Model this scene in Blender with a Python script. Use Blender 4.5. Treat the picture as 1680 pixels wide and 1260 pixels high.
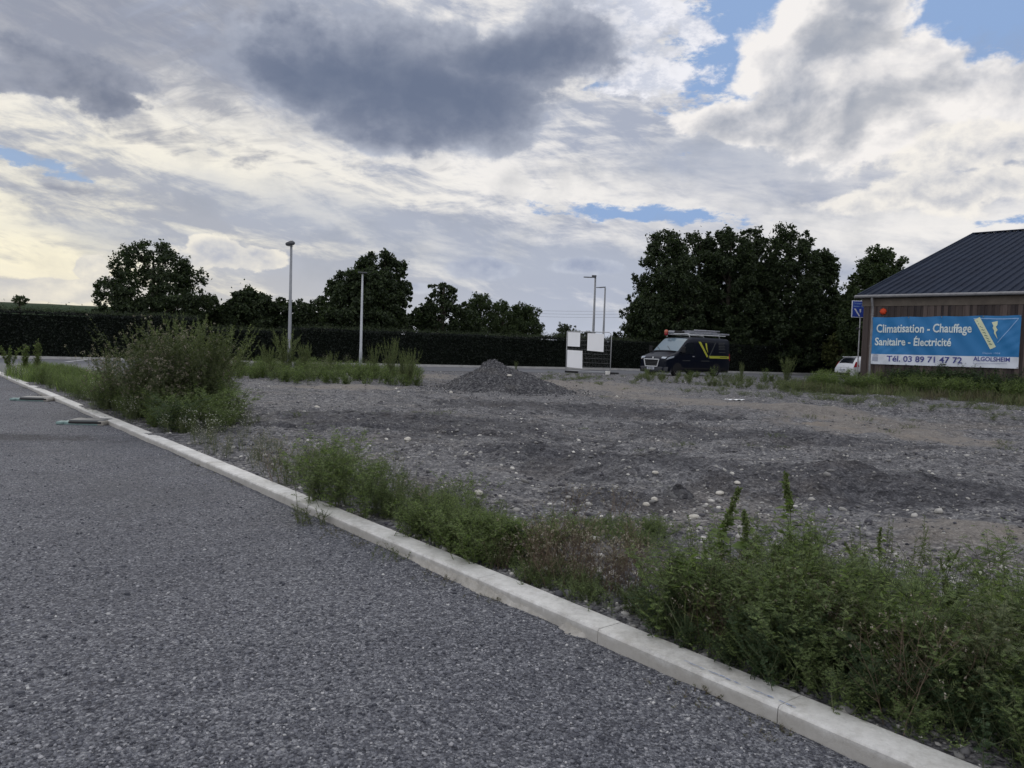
import bpy, bmesh, math, random
import numpy as np
from mathutils import Matrix, Vector
random.seed(7)
rng = np.random.default_rng(7)
R = math.radians
SC = bpy.context.scene
COL = SC.collection
for o in list(bpy.data.objects): bpy.data.objects.remove(o)

# ---------------------------------------------------------------- camera
CAM_H = 1.45
cam_d = bpy.data.cameras.new("camera")
cam = bpy.data.objects.new("camera", cam_d); COL.objects.link(cam)
cam_d.sensor_fit = 'HORIZONTAL'; cam_d.sensor_width = 36.0
cam_d.lens = 1290.0 / 1680.0 * 36.0
cam_d.clip_start = 0.05; cam_d.clip_end = 6000
cam.location = (0, 0, CAM_H)
CAM_R = Matrix.Rotation(R(90 - 2.84), 3, 'X') @ Matrix.Rotation(R(1.9), 3, 'Z')
cam.rotation_euler = CAM_R.to_euler()
SC.camera = cam
def ray(x, y):                     # direction of a photo pixel (1680x1260)
    return (CAM_R @ Vector(((x - 840) / 1290.0, (630 - y) / 1290.0, -1.0))).normalized()
def at(x, y, z=0.0):               # where that line of sight meets height z
    d = ray(x, y); t = (z - CAM_H) / d.z
    return Vector((d.x * t, d.y * t, z))
def at_d(x, y, dist):              # point on that line of sight at forward distance dist
    d = ray(x, y); t = dist / d.y
    return Vector((d.x * t, dist, CAM_H + d.z * t))

SC.view_settings.view_transform = 'Standard'
SC.view_settings.look = 'None'
SC.view_settings.exposure = 0.0
SC.view_settings.gamma = 1.0
SC.cycles.max_bounces = 6
SC.cycles.diffuse_bounces = 3
SC.cycles.transparent_max_bounces = 8
SC.cycles.use_denoising = True

# ---------------------------------------------------------------- node expression helper
class E:
    """a value inside a node tree; arithmetic on it adds Math nodes"""
    def __init__(s, nt, sock): s.nt, s.s = nt, sock
    def _m(s, op, *a, clamp=False):
        n = s.nt.nodes.new('ShaderNodeMath'); n.operation = op; n.use_clamp = clamp
        for i, v in enumerate((s,) + a):
            if isinstance(v, E): s.nt.links.new(v.s, n.inputs[i])
            else: n.inputs[i].default_value = float(v)
        return E(s.nt, n.outputs[0])
    def __add__(s, o): return s._m('ADD', o)
    __radd__ = __add__
    def __sub__(s, o): return s._m('SUBTRACT', o)
    def __rsub__(s, o): return (s * -1.0) + o
    def __mul__(s, o): return s._m('MULTIPLY', o)
    __rmul__ = __mul__
    def __truediv__(s, o): return s._m('DIVIDE', o)
    def max(s, o): return s._m('MAXIMUM', o)
    def min(s, o): return s._m('MINIMUM', o)
    def pow(s, o): return s._m('POWER', o)
    def abs(s): return s._m('ABSOLUTE')
    def clamp(s): return s._m('ADD', 0.0, clamp=True)
    def step(s, lo, hi):
        n = s.nt.nodes.new('ShaderNodeMapRange'); n.interpolation_type = 'SMOOTHSTEP'
        s.nt.links.new(s.s, n.inputs['Value'])
        n.inputs['From Min'].default_value = lo; n.inputs['From Max'].default_value = hi
        return E(s.nt, n.outputs[0])
    def lin(s, lo, hi, a=0.0, b=1.0):
        n = s.nt.nodes.new('ShaderNodeMapRange'); n.clamp = True
        s.nt.links.new(s.s, n.inputs['Value'])
        n.inputs['From Min'].default_value = lo; n.inputs['From Max'].default_value = hi
        n.inputs['To Min'].default_value = a; n.inputs['To Max'].default_value = b
        return E(s.nt, n.outputs[0])
def vec(nt, x, y, z):
    n = nt.nodes.new('ShaderNodeCombineXYZ')
    for i, v in enumerate((x, y, z)):
        if isinstance(v, E): nt.links.new(v.s, n.inputs[i])
        else: n.inputs[i].default_value = v
    return E(nt, n.outputs[0])
def sep(e):
    n = e.nt.nodes.new('ShaderNodeSeparateXYZ'); e.nt.links.new(e.s, n.inputs[0])
    return [E(e.nt, n.outputs[i]) for i in range(3)]
def noise(v, scale, detail=5, rough=0.55, dist=0.0, lac=2.0, out=0):
    n = v.nt.nodes.new('ShaderNodeTexNoise'); v.nt.links.new(v.s, n.inputs['Vector'])
    n.inputs['Scale'].default_value = scale; n.inputs['Detail'].default_value = detail
    n.inputs['Roughness'].default_value = rough; n.inputs['Distortion'].default_value = dist
    n.inputs['Lacunarity'].default_value = lac
    return E(v.nt, n.outputs[out])
def voro(v, scale, feature='F1', out='Distance', rnd=1.0):
    n = v.nt.nodes.new('ShaderNodeTexVoronoi'); n.feature = feature
    v.nt.links.new(v.s, n.inputs['Vector']); n.inputs['Scale'].default_value = scale
    n.inputs['Randomness'].default_value = rnd
    return E(v.nt, n.outputs[out])
def mix(f, a, b):                  # colours: E or rgb tuple
    nt = f.nt if isinstance(f, E) else (a.nt if isinstance(a, E) else b.nt)
    n = nt.nodes.new('ShaderNodeMix'); n.data_type = 'RGBA'
    for sck, v in ((n.inputs[0], f), (n.inputs[6], a), (n.inputs[7], b)):
        if isinstance(v, E): nt.links.new(v.s, sck)
        elif isinstance(v, (tuple, list)): sck.default_value = (*v[:3], 1)
        else: sck.default_value = v
    return E(nt, n.outputs[2])
def cscale(c, f):                  # colour times value
    n = c.nt.nodes.new('ShaderNodeVectorMath'); n.operation = 'SCALE'
    c.nt.links.new(c.s, n.inputs[0])
    if isinstance(f, E): c.nt.links.new(f.s, n.inputs['Scale'])
    else: n.inputs['Scale'].default_value = f
    return E(c.nt, n.outputs[0])
def cmul(c, rgb):
    n = c.nt.nodes.new('ShaderNodeVectorMath'); n.operation = 'MULTIPLY'
    c.nt.links.new(c.s, n.inputs[0]); n.inputs[1].default_value = rgb
    return E(c.nt, n.outputs[0])
def vadd(a, b):
    n = a.nt.nodes.new('ShaderNodeVectorMath'); n.operation = 'ADD'
    a.nt.links.new(a.s, n.inputs[0])
    if isinstance(b, E): a.nt.links.new(b.s, n.inputs[1])
    else: n.inputs[1].default_value = b
    return E(a.nt, n.outputs[0])

# ---------------------------------------------------------------- sky
SUN_AZ = -24.0; SUN_EL = 20.0      # degrees; azimuth from +Y towards +X
w = bpy.data.worlds.new("World"); SC.world = w; w.use_nodes = True
nt = w.node_tree; nt.nodes.clear()
tc = nt.nodes.new('ShaderNodeTexCoord')
D = E(nt, tc.outputs['Generated'])
dx, dy, dz = sep(D)
az = dx._m('ARCTAN2', dy)
el = dz._m('ARCSINE')
def ae(x, y):
    d = ray(x, y); return math.atan2(d.x, d.y), math.asin(d.z)
K = 1 / 1290.0
warp1 = noise(vec(nt, az, el * 1.6, 0.0), 7.0, 6, 0.58)
warp2 = noise(vec(nt, az + 5.0, el * 1.6, 3.0), 7.0, 6, 0.58)
azw = az + (warp1 - 0.5) * 0.13
elw = el + (warp2 - 0.5) * 0.09
azs = az + (warp1 - 0.5) * 0.03
els = el + (warp2 - 0.5) * 0.02
def blob(x, y, rx, ry, rot=0.0, a=None, e=None):   # 1 at the centre, 0 on the ellipse, negative outside
    a = azw if a is None else a; e = elw if e is None else e
    a0, e0 = ae(x, y)
    c, s_ = math.cos(R(rot)), math.sin(R(rot))
    u = (a - a0) * c + (e - e0) * s_
    v = (e - e0) * c - (a - a0) * s_
    u = u * (1 / (rx * K)); v = v * (1 / (ry * K))
    return 1.0 - (u * u + v * v)._m('SQRT')
def union(*b):
    r = b[0]
    for q in b[1:]: r = r.max(q)
    return r
# high sheet seen in perspective
inv = 1.0 / 1.0
den = dz.max(0.0) + 0.10
px_, py_ = dx / den, dy / den
rot_ = R(-22)
pu = px_ * math.cos(rot_) + py_ * math.sin(rot_)
pv = py_ * math.cos(rot_) - px_ * math.sin(rot_)
P = vec(nt, pu * 0.75, pv * 1.5, 0.0)
sheet = noise(P, 1.3, 7, 0.60, 0.35)
sheet2 = noise(vec(nt, pu * 0.8 + 7.0, pv * 1.7, 2.0), 4.6, 6, 0.62, 0.6)
sheet_lo = noise(vec(nt, az, (el + az * 0.16) * 4.5, 9.0), 4.5, 6, 0.58, 0.4)
sundist = blob(330, 330, 900, 520, 0, az, el).max(0.0)       # towards the veiled sun
# clear patches
n_patch = (noise(vec(nt, az, el * 2.4, 4.0), 26.0, 7, 0.66) - 0.5)
clear = union(blob(1225, 60, 105, 120, -25, azs, els) + 0.15, blob(1630, 25, 180, 75, 0, azs, els) + 0.1, blob(1040, 108, 90, 25, 20, azs, els) - .2,
              blob(1600, 95, 110, 32, -10, azs, els),
              blob(1050, 352, 170, 16, -3, azs, els), blob(60, 268, 140, 16, -10, azs, els) - 0.35,
              blob(1640, 192, 100, 13, 12, azs, els), blob(1665, 362, 50, 9, 0, azs, els) - 0.2)
clear_m = (clear + n_patch * 3.0).step(-0.05, 0.50)
# colours are written as they should reach the picture, divided by the background strength below
STR = 0.1
def C_(r, g, b):                  # sRGB bytes -> scene value
    f = lambda v: ((v / 255 + 0.055) / 1.055) ** 2.4 if v > 10 else v / 255 / 12.92
    return (f(r) / STR, f(g) / STR, f(b) / STR)
warmth = blob(60, 430, 760, 330, 0, az, el).clamp()
lav = mix(warmth, C_(170, 177, 194), C_(178, 180, 186))
bright = mix(warmth, C_(242, 239, 236), C_(255, 247, 220))
band = union(blob(380, 255, 640, 95, -7, az, el), blob(820, 300, 520, 80, -8, az, el), blob(60, 430, 420, 95, -4, az, el) - 0.15,
             blob(1350, 210, 330, 130, 0, az, el) - 0.2, blob(960, 60, 260, 110, 0, az, el) + 0.1,
             blob(1500, 380, 420, 60, 0, az, el) - 0.1).max(-0.35)
low = el.step(0.30, 0.08)
mott = noise(vec(nt, az, (el + az * 0.20) * 2.9, 13.0), 11.5, 7, 0.64, 0.35)      # small rippled puffs
shv = sheet * 0.55 + sheet2 * 0.45
shv = mix(low * 0.75, vec(nt, shv, shv, shv), vec(nt, sheet_lo, sheet_lo, sheet_lo))
shv = sep(shv)[0]
calm = blob(1330, 330, 420, 170, 0, az, el).step(0.0, 0.6) * 0.6
brt = (((shv - 0.5) * 5.5 + (mott - 0.5) * 5.2) * (1.0 - calm) + band * 1.15 - 0.10).step(-0.70, 1.05)
sheet_col = mix(brt, lav, bright)
# grey veil in the upper left
veil = (union(blob(140, 30, 520, 130, -8), blob(420, 60, 260, 90, 0) - .1, blob(230, 215, 190, 26, -12) - .3, blob(90, 300, 140, 14, -6) - .3, blob(430, 265, 130, 16, -8) - .3) + (sheet2 - 0.5) * 2.2).step(-0.1, 0.8)
sheet_col = mix(veil * 0.80, sheet_col, C_(146, 151, 166))
# broad smooth grey-blue under the band
under = union(blob(560, 360, 420, 60, -8), blob(900, 430, 520, 60, -5), blob(300, 410, 330, 40, -5), blob(1200, 260, 260, 60, 0)).step(0.0, 0.9)
sheet_col = mix((under + (mott - 0.5) * 1.2).clamp() * 0.6, sheet_col, C_(178, 185, 200))
# nishita blue for the gaps
SKY = nt.nodes.new('ShaderNodeTexSky'); SKY.sky_type = 'NISHITA'; SKY.sun_disc = False
SKY.sun_elevation = R(SUN_EL); SKY.sun_rotation = R(SUN_AZ)
SKY.altitude = 200; SKY.air_density = 1.0; SKY.dust_density = 1.2; SKY.ozone_density = 1.5
sx, sy_, sz_ = sep(E(nt, SKY.outputs[0]))
norm = sz_.max(0.2).pow(-1.0) * 3.9                    # the glow round the veiled sun is held back by the cloud in front of it
blue = mix(0.93, cscale(cmul(E(nt, SKY.outputs[0]), (0.80, 1.0, 1.30)), norm * 0.85), C_(146, 174, 216))
blue = mix(warmth * 0.7, blue, C_(166, 184, 205))
sky_c = mix(clear_m, sheet_col, blue)
# thin torn cloud beside the dark one
torn = noise(vec(nt, az + 2.0, el * 1.8, 1.0), 24.0, 8, 0.64)
torn_m = (union(blob(1030, 40, 130, 85, -20, azs, els), blob(1060, 125, 130, 32, 0, azs, els), blob(1140, 45, 60, 30, -25, azs, els)) + (torn - 0.5) * 2.4).step(0.0, 0.5)
sky_c = mix(torn_m, sky_c, mix(torn.step(0.4, 0.6), C_(205, 210, 224), C_(240, 240, 246)))

# cumulus: density from blobs plus billow noise; lit by comparing with the density nearer the sun
def pair(zoff, scale, da, de):
    n0 = noise(vec(nt, az, el * 1.3, zoff), scale, 6, 0.58, 0.15)
    n1 = noise(vec(nt, az + da, (el + de) * 1.3, zoff), scale, 5, 0.58, 0.15)
    return n0, n0 - n1
BIG = pair(31.0, 8.0, -0.02, 0.032)
FINE = pair(51.0, 24.0, -0.008, 0.012)
def cumulus(blobs, nz, amp, lo, hi, dark, light, bias=0.0, gain=2.0, edge_light=0.8, top=None, width=0.35, fine=0.5):
    n0, diff = nz
    base = union(*blobs)
    dens = base + (n0 - 0.5) * amp + (FINE[0] - 0.5) * amp * fine
    m = dens.step(lo, hi)
    rim = (1.0 - dens.step(lo, hi + width)) * edge_light
    if top is not None:                      # only the upper edge catches the light
        y0, y1 = ae(top[0], top[1])[1], ae(top[0], top[2])[1]
        rim = rim * el.step(min(y0, y1), max(y0, y1))
    lit = (diff * gain + bias + 0.5).clamp()
    lit = (lit + rim).clamp()
    return m, mix(lit, dark, light)
# right-hand cumulus bank
m, c = cumulus([blob(1365, 120, 150, 125, 40), blob(1440, 140, 150, 85, 0), blob(1420, 20, 100, 55, 0), blob(1610, 165, 200, 52, 10), blob(1290, 200, 180, 50, 0)],
               BIG, 1.1, 0.0, 0.22, C_(172, 177, 189), C_(247, 243, 240), bias=0.02, gain=3.2, edge_light=0.6, fine=.6)
sky_c = mix(m * 0.97, sky_c, c)
shade = union(blob(1440, 175, 190, 42, 3), blob(1390, 60, 120, 36, -10)).step(0.0, 0.8)
sky_c = mix((shade + (BIG[1] * -3.0)).clamp() * 0.55, sky_c, C_(152, 159, 172))
m, c = cumulus([blob(1600, 240, 170, 34, 6), blob(1560, 310, 200, 34, 4)], FINE, 1.3, 0.0, 0.35, C_(184, 188, 199), C_(248, 243, 235), bias=0.10, gain=2.6, edge_light=0.5, fine=0.0)
sky_c = mix(m * 0.85, sky_c, c)
# the big dark cloud, its ragged edge, and the smaller one to its left
m, c = cumulus([blob(680, 115, 270, 95, 0), blob(470, 125, 120, 62, -14), blob(880, 90, 165, 75, 4), blob(650, 195, 190, 58, 0), blob(790, 175, 125, 68, 0), blob(500, 60, 80, 55, 0)],
               BIG, 0.80, -0.06, 0.28, C_(122, 131, 152), C_(198, 203, 215), bias=-0.40, gain=2.0, edge_light=0.50, width=.40, fine=1.0)
sky_c = mix(m * 0.97, sky_c, c)
core = (union(blob(700, 152, 240, 62, -3), blob(850, 95, 130, 42, 0), blob(560, 125, 170, 52, 0)) + (BIG[0] - 0.5) * 1.0).step(-0.25, 0.75)
sky_c = mix(core * m * 0.75, sky_c, C_(102, 114, 138))
m, c = cumulus([blob(125, 122, 125, 38, 0), blob(165, 160, 60, 34, -20), blob(30, 125, 70, 24, 0)],
               BIG, 0.8, -0.04, 0.30, C_(112, 121, 142), C_(178, 182, 194), bias=-0.36, gain=2.0, edge_light=0.45, fine=1.2)
sky_c = mix(m * 0.93, sky_c, c)
# low cumulus heaps
m, c = cumulus([blob(350, 412, 60, 24, 0, azs, els), blob(425, 420, 52, 20, 0, azs, els), blob(310, 425, 40, 18, 0, azs, els), blob(150, 440, 26, 22, 20, azs, els), blob(60, 476, 120, 20, 0, azs, els), blob(180, 470, 60, 16, 0, azs, els)],
               FINE, 1.5, 0.0, 0.20, C_(184, 188, 200), C_(253, 246, 230), bias=-0.22, gain=2.2, edge_light=0.8, top=(300, 460, 395), width=0.5, fine=0.0)
sky_c = mix(m * 0.75, sky_c, c)
m, c = cumulus([blob(790, 440, 70, 22, 0, azs, els), blob(965, 438, 75, 16, 0, azs, els), blob(660, 470, 60, 12, 0, azs, els)],
               FINE, 1.0, 0.0, 0.3, C_(152, 162, 186), C_(205, 210, 220), bias=-0.3, gain=1.8, edge_light=0.35, fine=0.0)
sky_c = mix(m * 0.8, sky_c, c)
# pale haze along the horizon
hz = el.lin(0.13, 0.0) 
sky_c = mix(hz.pow(1.5) * 0.6, sky_c, mix(warmth, C_(200, 206, 219), C_(238, 226, 200)))
# the sky behind the photographer and overhead: broken bright cloud lit by the low sun
back = noise(D, 2.2, 6, 0.55)
back_c = mix(back.step(0.35, 0.65), C_(172, 182, 205), C_(255, 251, 244))
BACK_GAIN = 1.45
back_c = cscale(back_c, BACK_GAIN)
behind = dy.step(0.15, -0.35).max(el.step(0.62, 1.0))
sky_c = mix(behind, sky_c, back_c)
bg = nt.nodes.new('ShaderNodeBackground'); bg.inputs['Strength'].default_value = STR
nt.links.new(sky_c.s, bg.inputs['Color'])
wo = nt.nodes.new('ShaderNodeOutputWorld'); nt.links.new(bg.outputs[0], wo.inputs[0])
w.cycles.sampling_method = 'MANUAL'; w.cycles.sample_map_resolution = 512

# ---------------------------------------------------------------- sun behind thin cloud
sl = bpy.data.lights.new("sun", 'SUN'); so = bpy.data.objects.new("sun", sl); COL.objects.link(so)
sl.energy = 0.6; sl.angle = R(14); sl.color = (1.0, 0.93, 0.82)
sd = Vector((math.sin(R(SUN_AZ)) * math.cos(R(SUN_EL)), math.cos(R(SUN_AZ)) * math.cos(R(SUN_EL)), math.sin(R(SUN_EL))))
so.rotation_euler = sd.to_track_quat('Z', 'Y').to_euler(); so.location = (-20, 40, 30)

# ================================================================ helpers
def new_mat(name, build, rough=0.8, spec=0.3):
    m = bpy.data.materials.new(name); m.use_nodes = True
    t = m.node_tree; b = t.nodes['Principled BSDF']
    b.inputs['Roughness'].default_value = rough
    b.inputs['Specular IOR Level'].default_value = spec
    if callable(build): build(t, b)
    else: b.inputs['Base Color'].default_value = (*build, 1)
    return m
def setc(t, b, c): t.links.new(c.s, b.inputs['Base Color'])
def bump(t, b, h, strength=0.5, dist=0.02):
    n = t.nodes.new('ShaderNodeBump'); n.inputs['Strength'].default_value = strength
    n.inputs['Distance'].default_value = dist
    t.links.new(h.s, n.inputs['Height']); t.links.new(n.outputs[0], b.inputs['Normal'])
def pos(t):
    g = t.nodes.new('ShaderNodeNewGeometry'); return E(t, g.outputs['Position'])
def objc(t):
    g = t.nodes.new('ShaderNodeTexCoord'); return E(t, g.outputs['Object'])
def island(t):
    g = t.nodes.new('ShaderNodeNewGeometry'); return E(t, g.outputs['Random Per Island'])
def ramp(f, stops):
    n = f.nt.nodes.new('ShaderNodeValToRGB'); f.nt.links.new(f.s, n.inputs[0])
    cr = n.color_ramp
    while len(cr.elements) < len(stops): cr.elements.new(0.5)
    for e_, (p_, c_) in zip(cr.elements, stops):
        e_.position = p_; e_.color = (*c_, 1)
    return E(f.nt, n.outputs[0])
def leaf_mat(name, c0, c1, c2, trans=0.25, rough=0.6):
    def b_(t, b):
        c = ramp(island(t), [(0.0, c0), (0.55, c1), (1.0, c2)])
        setc(t, b, c)
        tr = t.nodes.new('ShaderNodeBsdfTranslucent'); t.links.new(cmul(c, (1.3, 1.5, 0.7)).s, tr.inputs[0])
        mx = t.nodes.new('ShaderNodeMixShader'); mx.inputs[0].default_value = trans
        t.links.new(b.outputs[0], mx.inputs[1]); t.links.new(tr.outputs[0], mx.inputs[2])
        t.links.new(mx.outputs[0], t.nodes['Material Output'].inputs[0])
    return new_mat(name, b_, rough, 0.25)

def np_mesh(name, V, F, mat, smooth=False):
    """V (n,3); F: (m,k) array or list of such arrays"""
    me = bpy.data.meshes.new(name)
    Fs = F if isinstance(F, list) else [F]
    Fs = [np.asarray(f, dtype=np.int32) for f in Fs if len(f)]
    me.vertices.add(len(V)); me.vertices.foreach_set('co', np.asarray(V, dtype=np.float32).ravel())
    loops = np.concatenate([f.ravel() for f in Fs])
    counts = np.concatenate([np.full(len(f), f.shape[1], dtype=np.int32) for f in Fs])
    starts = np.concatenate([[0], np.cumsum(counts)[:-1]]).astype(np.int32)
    me.loops.add(len(loops)); me.loops.foreach_set('vertex_index', loops)
    me.polygons.add(len(counts)); me.polygons.foreach_set('loop_start', starts)
    me.update(calc_edges=True)
    me.polygons.foreach_set('use_smooth', np.full(len(counts), bool(smooth)))
    me.materials.append(mat)
    return me
def link(name, me, parent=None, loc=None, rot=None):
    o = bpy.data.objects.new(name, me); COL.objects.link(o)
    if parent is not None: o.parent = parent
    if loc is not None: o.location = loc
    if rot is not None: o.rotation_euler = rot
    return o
def tag(o, label, cat, group=None):
    o['label'] = label; o['category'] = cat
    if group: o['group'] = group
    return o
def thing(name, label, cat, loc=(0, 0, 0), rz=0.0, group=None):
    o = bpy.data.objects.new(name, None); COL.objects.link(o); o.empty_display_size = 0.2
    o.location = loc; o.rotation_euler = (0, 0, rz)
    return tag(o, label, cat, group)
class MB:
    """collects shapes into one mesh"""
    def __init__(s): s.V, s.F = [], {}
    def add(s, V, F):
        off = sum(len(v) for v in s.V)
        s.V.append(np.asarray(V, dtype=float).reshape(-1, 3))
        for f in F:
            f = [int(i) + off for i in f]
            s.F.setdefault(len(f), []).append(f)
        return s
    def addn(s, V, F):
        off = sum(len(v) for v in s.V)
        s.V.append(V); s.F.setdefault(F.shape[1], []).extend((F + off).tolist()); return s
    def box(s, c, d, rz=0.0, tilt=None):
        x, y, z = d[0] / 2, d[1] / 2, d[2] / 2
        P_ = [Vector((a * x, b * y, c_ * z)) for a in (-1, 1) for b in (-1, 1) for c_ in (-1, 1)]
        M = Matrix.Rotation(rz, 3, 'Z')
        if tilt: M = M @ Matrix.Rotation(tilt[1], 3, tilt[0])
        P_ = [M @ p + Vector(c) for p in P_]
        return s.add([tuple(p) for p in P_], [(0, 1, 3, 2), (4, 6, 7, 5), (0, 4, 5, 1), (2, 3, 7, 6), (0, 2, 6, 4), (1, 5, 7, 3)])
    def tube(s, pts, rad, n=8, cap=True):
        V, F = tube(pts, rad, n, cap)
        return s.add(V, F)
    def cyl(s, a, b, r, n=20): return s.tube([a, b], [r, r], n)
    def lathe(s, prof, axis='Z', n=24, c=(0, 0, 0)):
        V, F = [], []
        for (r, h) in prof:
            for k in range(n):
                a = 2 * math.pi * k / n
                p = (r * math.cos(a), r * math.sin(a), h)
                if axis == 'Y': p = (p[0], p[2], p[1])
                if axis == 'X': p = (p[2], p[0], p[1])
                V.append((p[0] + c[0], p[1] + c[1], p[2] + c[2]))
        for i in range(len(prof) - 1):
            for k in range(n):
                F.append((i * n + k, i * n + (k + 1) % n, (i + 1) * n + (k + 1) % n, (i + 1) * n + k))
        F.append(tuple(range(n))[::-1]); F.append(tuple(range((len(prof) - 1) * n, len(prof) * n)))
        return s.add(V, F)
    def mesh(s, name, mat, smooth=False):
        return np_mesh(name, np.concatenate(s.V), [np.array(f) for f in s.F.values()], mat, smooth)
    def build(s, name, mat, parent=None, smooth=False, bevel=0.0):
        o = link(name, s.mesh(name, mat, smooth), parent)
        if bevel:
            b = o.modifiers.new('b', 'BEVEL'); b.width = bevel; b.segments = 2; b.limit_method = 'ANGLE'
        return o
def tube(pts, rad, n=5, cap=True):
    pts = [Vector(p) for p in pts]
    if not hasattr(rad, '__len__'): rad = [rad] * len(pts)
    V, F = [], []
    for i, p in enumerate(pts):
        t = (pts[min(i + 1, len(pts) - 1)] - pts[max(i - 1, 0)]).normalized()
        ref = Vector((0, 0, 1)) if abs(t.z) < 0.9 else Vector((1, 0, 0))
        u = t.cross(ref).normalized(); v = t.cross(u)
        for k in range(n):
            a = 2 * math.pi * k / n
            V.append(tuple(p + (u * math.cos(a) + v * math.sin(a)) * rad[i]))
    for i in range(len(pts) - 1):
        for k in range(n):
            F.append((i * n + k, i * n + (k + 1) % n, (i + 1) * n + (k + 1) % n, (i + 1) * n + k))
    if cap and n > 2:
        F.append(tuple(range(n))[::-1]); F.append(tuple(range((len(pts) - 1) * n, len(pts) * n)))
    return V, F
def norm(a): return a / np.maximum(np.linalg.norm(a, axis=-1, keepdims=True), 1e-9)
def stamp(T, TF, Pn, X, Y, Z):
    """copy template verts T (k,3) to n frames: origin Pn, axes X,Y,Z (n,3, already scaled)"""
    V = Pn[:, None, :] + T[None, :, 0:1] * X[:, None, :] + T[None, :, 1:2] * Y[:, None, :] + T[None, :, 2:3] * Z[:, None, :]
    n, k = len(Pn), len(T)
    F = [(np.asarray(f)[None] + (np.arange(n) * k)[:, None, None]).reshape(-1, np.asarray(f).shape[1]) for f in TF]
    return V.reshape(-1, 3), F
def rand_frames(n, scale, rg, flat=0.0):
    Z = norm(rg.normal(size=(n, 3)) + np.array([0, 0, flat]))
    X = norm(np.cross(Z, norm(rg.normal(size=(n, 3)))))
    Y = np.cross(Z, X)
    return X * scale[:, None], Y * scale[:, None], Z * scale[:, None]
# value noise on the plane, for heights
_G = np.random.default_rng(99).random((256, 256))
def vnoise(x, y, f, seed=0):
    x = np.asarray(x, float) * f + seed * 17.3; y = np.asarray(y, float) * f + seed * 9.1
    xi, yi = np.floor(x).astype(int), np.floor(y).astype(int)
    fx, fy = x - xi, y - yi
    fx, fy = fx * fx * (3 - 2 * fx), fy * fy * (3 - 2 * fy)
    g = lambda a, b: _G[a & 255, b & 255]
    return (g(xi, yi) * (1 - fx) + g(xi + 1, yi) * fx) * (1 - fy) + (g(xi, yi + 1) * (1 - fx) + g(xi + 1, yi + 1) * fx) * fy - 0.5
def sst(v, lo, hi):
    t = np.clip((v - lo) / (hi - lo), 0, 1); return t * t * (3 - 2 * t)

# ================================================================ ground lines
K0 = at(1444, 1260); K1 = at(51, 640)
kd = (K1 - K0).normalized(); kn = Vector((-kd.y, kd.x, 0))
if kn.y < 0: kn = -kn
def st(x, y): return (x - K0.x) * kd.x + (y - K0.y) * kd.y, (x - K0.x) * kn.x + (y - K0.y) * kn.y
def kp(s, t, z=0.0): return Vector((K0.x + kd.x * s + kn.x * t, K0.y + kd.y * s + kn.y * t, z))
HP = [at(0, 587), at(500, 597.5), at(1000, 606.8), at(1350, 615.2)]
HP = [HP[0] + (HP[0] - HP[1]).normalized() * 25] + HP + [HP[3] + (HP[3] - HP[2]).normalized() * 30]
def hedge_dist(x, y):              # distance in front of the hedge line (positive = camera side)
    best = np.full(np.shape(x), 1e9)
    for a, b in zip(HP[:-1], HP[1:]):
        d = (b - a).normalized(); L = (b - a).length
        u = (x - a.x) * d.x + (y - a.y) * d.y
        v = (x - a.x) * d.y - (y - a.y) * d.x
        uu = np.clip(u, 0, L)
        e = np.hypot(u - uu, v)
        best = np.where(e < np.abs(best), np.where(v >= 0, e, -e), best)
    return best
ROAD_W = 6.5
def gl(px, py): p = at(px, py, .03); return p.x, p.y
def band_e(pa, pb, wd):              # elongated patch between two ground points
    a, b = gl(*pa), gl(*pb); return ((a[0] + b[0]) / 2, (a[1] + b[1]) / 2, math.hypot(b[0] - a[0], b[1] - a[1]) / 2, wd, math.degrees(math.atan2(b[1] - a[1], b[0] - a[0])))
LOT_DARK = [band_e((420, 685), (1000, 722), 1.9), band_e((760, 742), (1250, 792), 1.1), band_e((850, 662), (1200, 690), 1.5), band_e((700, 660), (1000, 680), 1.4), band_e((1150, 792), (1750, 822), 1.0), band_e((980, 700), (1560, 742), 1.3), band_e((900, 815), (1160, 822), .4)]
def dark_mask(x, y):
    q = np.full(np.shape(x), -1.0)
    for (cx, cy, rx, ry, rot) in LOT_DARK:
        c_, s_ = math.cos(R(rot)), math.sin(R(rot))
        q = np.maximum(q, 1 - np.hypot(((x - cx) * c_ + (y - cy) * s_) / rx, ((y - cy) * c_ - (x - cx) * s_) / ry))
    return sst(q + 0.9 * vnoise(x, y, 1.3, 70), 0.0, 0.6)
MOUND = at_d(808, 600, 24.3); MX, MY = MOUND.x, MOUND.y
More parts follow.
